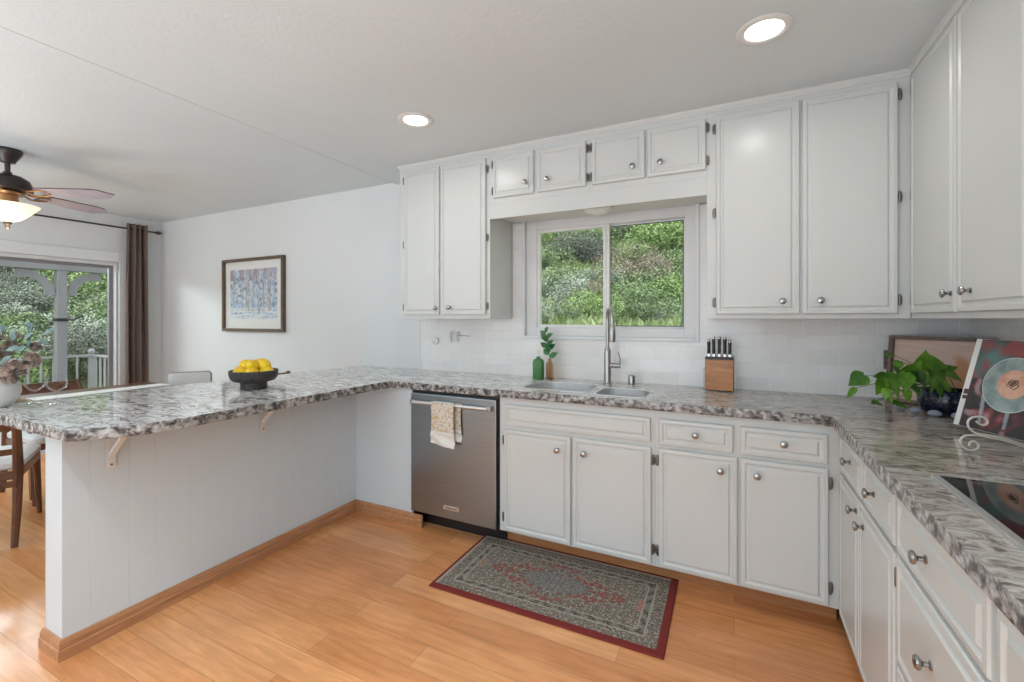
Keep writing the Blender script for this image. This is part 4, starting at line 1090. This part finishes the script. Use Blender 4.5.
def chair(loc, rz, label, upholstered=False, top=.86, wd=.225):
    # faces local -y ; rear posts at +y
    c = thing('dining_chair', loc, rz, label, 'chair', 'dining chairs')
    dp = .24
    for s in (-1, 1):
        MB().tube([(s*wd, dp+.075, 0), (s*wd, dp+.02, .22), (s*wd, dp, .45)] + ([] if upholstered else [(s*wd, dp+.03, .66), (s*(wd-.01), dp+.09, top)]), [.016, .021, .024] + ([] if upholstered else [.021, .016]), 8).build('leg', 'walnut', c, True)
        MB().tube([(s*(wd+.0), -dp-.03, 0), (s*(wd-.01), -dp+.01, .42)], [.013, .021], 8).build('leg', 'walnut', c, True)
        MB().box(s*wd-.010, s*wd+.010, -dp+.02, dp-.02, .375, .422, .002).build('seat_rail', 'walnut', c)
    for y in (-dp+.01, dp): MB().box(-wd+.02, wd-.02, y-.010, y+.010, .375, .422, .002).build('seat_rail', 'walnut', c)
    mb = MB(); mb.loft([[(x, y, z) for x, y in rrect(-wd-.015+s, wd+.015-s, -dp-.03+s, dp-.028-s, .05)] for s, z in ((.012, .4225), (0, .435), (0, .462), (.02, .482), (.07, .490))]); mb.build('seat', 'white_cushion', c, True)
    if upholstered:
        mb = MB(); mb.loft([[(x, y+dp-.015+(z-.45)*.16, z) for x, y in rrect(-wd-.02+s, wd+.02-s, -.035, .020, .015, 3)] for s, z in ((.02, .52), (0, .54), (0, top-.02), (.02, top))]); mb.build('backrest', 'grey_fabric', c, True)
        mb = MB(); mb.loft([[(x, y+dp+.0115+(z-.45)*.16, z) for x, y in rrect(-wd-.012+s, wd+.012-s, -.005, .008, .003, 3)] for s, z in ((.02, .53), (0, .55), (0, top-.02), (.012, top-.006))]); mb.build('back_panel', 'white_cushion', c, True)
        mb = MB(); mb.loft([[(x, y+dp-.055+(z-.45)*.16, z) for x, y in rrect(-wd-.008+s, wd+.008-s, -.008, .0045, .003, 3)] for s, z in ((.02, .53), (0, .55), (0, top-.03), (.012, top-.015))]); mb.build('back_cushion', 'white_cushion', c, True)
    else:
        def slat(z0, z1, bow):
            mb = MB(); n = 12; L = []
            for i in range(n+1):
                x = -wd+.012+(2*wd-.024)*i/n; k = bow*(1-(2*i/n-1)**2)
                f = lambda z: dp + (0.03*(z-.45)/.21 if z < .66 else .03+.06*(z-.66)/(top-.66)) + k
                L.append([(x, f(z0)-.008, z0), (x, f(z0)+.008, z0), (x, f(z1)+.008, z1), (x, f(z1)-.008, z1)])
            mb.loft(L); return mb
        slat(top-.085, top-.005, .02).build('top_rail', 'walnut', c, True)
        slat(.665, .705, .015).build('slat', 'walnut', c, True); slat(.52, .555, .012).build('slat', 'walnut', c, True)
        MB().box(-wd, wd, dp+.022, dp+.036, .335, .37, .002).build('stretcher', 'walnut', c, True)
    return c

chair((-4.083, .983, 0), math.radians(-117), 'dark wood dining chair with white seat at the left edge, back to the peninsula')
chair((-4.66, 1.56, 0), math.radians(90), 'dark wood dining chair on the far side of the table behind the glasses', top=.80)
chair((-4.53, 2.46, 0), math.radians(-126.9), 'white upholstered dining chair near the corner beside the curtain', True, .845, .14)
chair((-3.71, 2.35, 0), math.radians(-90), 'dark wood dining chair whose top rail shows right behind the fruit bowl', top=.868)

# ------------------------------------------------------------ outdoors: deck, railing, pergola
struct(MB().box(-8.75, XL-.16, -3.5, 3.45, -.22, -.10).build('deck_floor', 'deck_wood'))
rl = thing('deck_railing', (-8.47, 3.17, -.10), 0, 'white metal railing round the corner of the deck', 'railing')
mb = MB(); mb.box(-.03, .03, -.03, .03, 0, .90); mb.ball((0, 0, .935), .042, 2); mb.build('corner_post', 'outdoor_white', rl, True)
mb = MB(); mb.box(-.02, .02, -5.6, -.031, .862, .892); mb.build('top_rail', 'outdoor_white', rl); MB().box(-.015, .015, -5.6, -.031, .07, .10).build('bottom_rail', 'outdoor_white', rl)
mb = MB(); mb.box(.031, 2.25, -.02, .02, .862, .892); mb.build('top_rail', 'outdoor_white', rl); MB().box(.031, 2.25, -.015, .015, .07, .10).build('bottom_rail', 'outdoor_white', rl)
bal = None
for k in range(44):
    if bal is None: bal = o = MB().box(-.010, .010, -.010, .010, .1005, .8615).build('baluster', 'outdoor_white', rl)
    else: o = bal.copy(); sc.collection.objects.link(o)
    o.location = (0, -.16-.125*k, 0) if k < 28 else (.14+.13*(k-28), 0, 0)
pg = thing('patio_cover', (-8.25, 2.76, -.10), 0, 'grey wooden patio cover with post, beam and curved braces outside the glass door', 'patio cover')
MB().box(-.055, .055, -.052, .052, 0, 2.07, .004).build('post', 'pergola', pg)
MB().box(-.06, .06, -5.5, .95, 2.071, 2.30, .004).build('beam', 'pergola', pg)
for s_ in (-1, 1):
    pts = []
    for k in range(9):
        a = PI/2*k/8; pts.append((s_*(.055+.36*(1-math.cos(a))), 1.74+.329*math.sin(a)))
    o_ = [(y, z) for y, z in pts]; i_ = [(s_*(abs(y)+.09*(1-k/9)+.02), z-.01-.10*(k/8)) for k, (y, z) in enumerate(pts)]
    mb = MB(); mb.loft([[(-.022, y, z) for y, z in o_+i_[::-1]], [(.022, y, z) for y, z in o_+i_[::-1]]]); mb.build('brace', 'pergola', pg)
mb = MB()
for k in range(9): mb.box(-.5, 2.05, -5.2+.72*k, -5.15+.72*k, 2.301, 2.42)
mb.build('rafters', 'pergola', pg)
mb = MB(); mb.box(-.062, .062, -.060, .060, 1.38, 1.42); mb.tube([(.07, .03, 1.40), (.10, .10, 1.40), (.13, .16, 1.44)], .012, 8); mb.build('strap_bracket', 'black', pg)

# ------------------------------------------------------------ hillside
def hill(x, y):
    a = (y-4.6)*.62+.35 if y > 4.6 else .35-(4.6-y)*.25
    b_ = (-9.4-x)*.60-.7 if x < -9.4 else -.9
    h = max(a, b_) if y > 3.9 else b_
    k = 1.2; hh = math.log(math.exp(min(40, a/k*1.0))+math.exp(min(40, b_/k)))*k
    hh = max(hh, -1.5) if (y > 3.5 or x < -9) else min(hh, -.6)
    return hh + .25*nz(x*.5, y*.5, 3)+.10*nz(x*1.7, y*1.7, 5)
def veg(key, c1, c2, c3, s=3.):
    m = mat(key, c1, .7); q = NT(m); v = q.coord(); f = q.noise(v, s, 5, .65); f2 = q.noise(v, s*9, 3, .7)
    c = q.ramp(f, [(.34, c1), (.5, c2), (.66, c3)]); c = q.mix(.6, c, q.ramp(f2, [(.32, (.5, .5, .5)), (.62, (1.35, 1.35, 1.3))]), 'MULTIPLY')
    q.base(c); M[key] = m
veg('ground', (.16, .17, .10), (.27, .30, .15), (.38, .40, .22), 1.2)
veg('grass', (.21, .28, .12), (.33, .42, .19), (.47, .52, .31), 1.1)
veg('bush_green', (.14, .20, .09), (.23, .31, .15), (.34, .42, .23))
veg('bush_sage', (.25, .29, .23), (.37, .42, .35), (.50, .54, .47))
veg('bush_dark', (.11, .12, .10), (.18, .20, .16), (.28, .29, .25))
veg('bush_red', (.22, .17, .14), (.33, .28, .22), (.38, .39, .24))
veg('tree_leaf', (.18, .27, .09), (.29, .41, .15), (.44, .53, .26))
me = bpy.data.meshes.new('hillside'); vs = []; fs = []
nx, ny = 130, 110; x0, x1, y0, y1 = -30., 10., -7., 26.
def warp(t, a, b_): return a+(b_-a)*t
for j in range(ny+1):
    for i in range(nx+1):
        x = warp(i/nx, x0, x1); y = warp(j/ny, y0, y1); z = hill(x, y)
        if x > -9.0 and y < 3.6: z = -.9
        vs.append((x, y, z))
for j in range(ny):
    for i in range(nx):
        a = j*(nx+1)+i
        x = warp((i+.5)/nx, x0, x1); y = warp((j+.5)/ny, y0, y1)
        if x > -8.4 and y < 3.2: continue
        fs.append((a, a+1, a+nx+2, a+nx+1))
me.from_pydata(vs, [], fs); me.update(); me.materials.append(M['ground']); me.polygons.foreach_set('use_smooth', [True]*len(me.polygons))
o = bpy.data.objects.new('hillside', me); sc.collection.objects.link(o); o['kind'] = 'structure'
# view areas of the slope: behind the kitchen window and beyond the deck
def pick(zone):
    if zone == 0: d = R.uniform(5.2, 17); a = math.radians(R.uniform(-4, 32)); 
    else: d = R.uniform(10.5, 24); a = math.radians(R.uniform(58, 82))
    return -d*math.sin(a), d*math.cos(a)
# grass: uncountable
def grass(name, zone, count, h0, h1, label):
    mb = MB(); bm = mb.bm
    for k in range(count):
        x, y = pick(zone); z = hill(x, y); h_ = R.uniform(h0, h1)*(1+.6*nz(x*1.5, y*1.5, 8)); w_ = h_*.22; a = R.uniform(0, 6.28)
        ox, oy = math.cos(a)*w_, math.sin(a)*w_; tx, ty = R.uniform(-.5, .5)*h_, R.uniform(-.5, .5)*h_
        v = [bm.verts.new(p) for p in ((x-ox, y-oy, z-.02), (x+ox, y+oy, z-.02), (x+ox*.7+tx*.5, y+oy*.7+ty*.5, z+h_*.6), (x+tx, y+ty, z+h_), (x-ox*.7+tx*.5, y-oy*.7+ty*.5, z+h_*.6))]
        bm.faces.new(v)
    o_ = mb.build(name, 'grass', fixn=False); tag(o_, label, 'grass', kind='stuff')
grass('wild_grass', 0, 60000, .05, .15, 'bright wild grass covering the slope seen through the kitchen window')
grass('wild_grass', 1, 30000, .09, .22, 'wild grass covering the slope seen through the glass door')
def bush_mesh(key, m, seed, n=2600, flat=.75, leaf=.05):
    n = int(n*2.4); leaf *= .58
    rr = random.Random(seed); mb = MB(); bm = mb.bm
    blobs = [(rr.uniform(-.55, .55), rr.uniform(-.55, .55), rr.uniform(.15, .6)*flat, rr.uniform(.3, .5)) for _ in range(9)]
    for k in range(n):
        b_ = rr.choice(blobs); v = Vector((rr.gauss(0, 1), rr.gauss(0, 1), rr.gauss(0, 1))).normalized()
        p = Vector(b_[:3]) + v*b_[3]*rr.uniform(.6, 1.05); 
        if p.z < -.1: p.z = -p.z*.5
        s1 = leaf*rr.uniform(.6, 1.5); t = Vector((rr.gauss(0, 1), rr.gauss(0, 1), rr.gauss(0, 1))).normalized(); u_ = v.cross(t).normalized()*s1; w_ = (v*.5+t*.5).normalized()*s1*1.5
        q4 = [bm.verts.new(p+c_) for c_ in (-u_*.5, -w_*.5, u_*.5, w_*.8)]; bm.faces.new(q4)
    me = bpy.data.meshes.new(key); bm.to_mesh(me); bm.free(); me.materials.append(M[m]); return me
kinds = {'green': bush_mesh('shrub_foliage', 'bush_green', 1), 'sage': bush_mesh('shrub_foliage', 'bush_sage', 2, 2600, .7, .042), 'dark': bush_mesh('shrub_foliage', 'bush_dark', 3, 2600, .8, .042),
         'red': bush_mesh('shrub_foliage', 'bush_red', 4, 2400, .75, .04), 'lime': bush_mesh('shrub_foliage', 'tree_leaf', 5, 2600, .8, .05)}
desc = {'green': 'leafy green', 'sage': 'pale sage-green', 'dark': 'dark grey-green', 'red': 'reddish brown dry', 'lime': 'bright green'}
def shrub(kind, x, y, s, where):
    o_ = bpy.data.objects.new('shrub', kinds[kind]); sc.collection.objects.link(o_)
    o_.location = (x, y, hill(x, y)-.06*s); o_.scale = (s*R.uniform(.9, 1.2), s*R.uniform(.9, 1.2), s*R.uniform(.75, 1.)); o_.rotation_euler = (0, 0, R.uniform(0, 6.28))
    tag(o_, '%s shrub growing on the slope %s' % (desc[kind], where), 'shrub', desc[kind]+' shrubs '+where)
def at_px(u, v):    # march a sight line to the slope
    d = fwd + rgt*((u-512)/F_PX) + Vector((0,0,1))*((319-v)/F_PX); t = 3.6
    while t < 28:
        p = Vector((0, 0, CAM_H)) + d*t
        if (p.y > 4.2 or p.x < -9.2) and hill(p.x, p.y) >= p.z: return p.x, p.y, t
        t += .08
    return None
KW = [('dark', 570, 258, .8), ('dark', 585, 262, .6), ('sage', 552, 300, .9), ('sage', 560, 320, .7), ('green', 575, 290, .8), ('red', 628, 272, .8), ('red', 645, 285, .8), ('green', 660, 300, .9),
 ('green', 640, 310, .8), ('lime', 610, 318, .6), ('lime', 590, 316, .7), ('sage', 600, 285, .6), ('green', 676, 276, .9), ('sage', 680, 322, .6), ('lime', 664, 250, .9), ('lime', 675, 238, 1.0), ('lime', 655, 236, .7),
 ('green', 548, 270, .7), ('lime', 555, 242, .6), ('green', 630, 322, .6), ('sage', 618, 304, .5), ('red', 586, 300, .5), ('lime', 640, 262, .5), ('green', 600, 244, .6), ('dark', 622, 238, .6), ('lime', 690, 300, .9), ('sage', 575, 322, .5), ('dark', 600, 262, .5), ('green', 655, 320, .7)]
for k_, u, v, s in KW:
    p = at_px(u, v)
    if p: shrub(k_, p[0], p[1], s*p[2]/9, 'behind the kitchen window')
GD = [(u, v) for v in (268, 284, 300, 318, 338, 360, 380) for u in range(-60, 125, 22)]
ks = ['green', 'dark', 'sage', 'green', 'dark', 'lime', 'sage']
for i, (u, v) in enumerate(GD):
    p = at_px(u+R.uniform(-8, 8), v+R.uniform(-6, 6))
    if p: shrub(ks[(i*5+v) % 7], p[0], p[1], R.uniform(.9, 1.5)*p[2]/13, 'beyond the deck')
for i, (u, v) in enumerate(((593, 240), (627, 232))):
    p = at_px(u, v)
    if p:
        o = MB().lathe([(.07, -.3), (.07, .55), (.04, .6), (.001, .61)], n=12).build('marker_post', 'outdoor_white', None, True); s_ = p[2]/14; o.scale = (s_,)*3
        o.location = (p[0], p[1], hill(p[0], p[1])); tag(o, ['white post on the slope top left of the window bar', 'white post on the slope just right of the window bar'][i], 'post')
bpy.data.materials.remove(M.get('dummy') or m_)
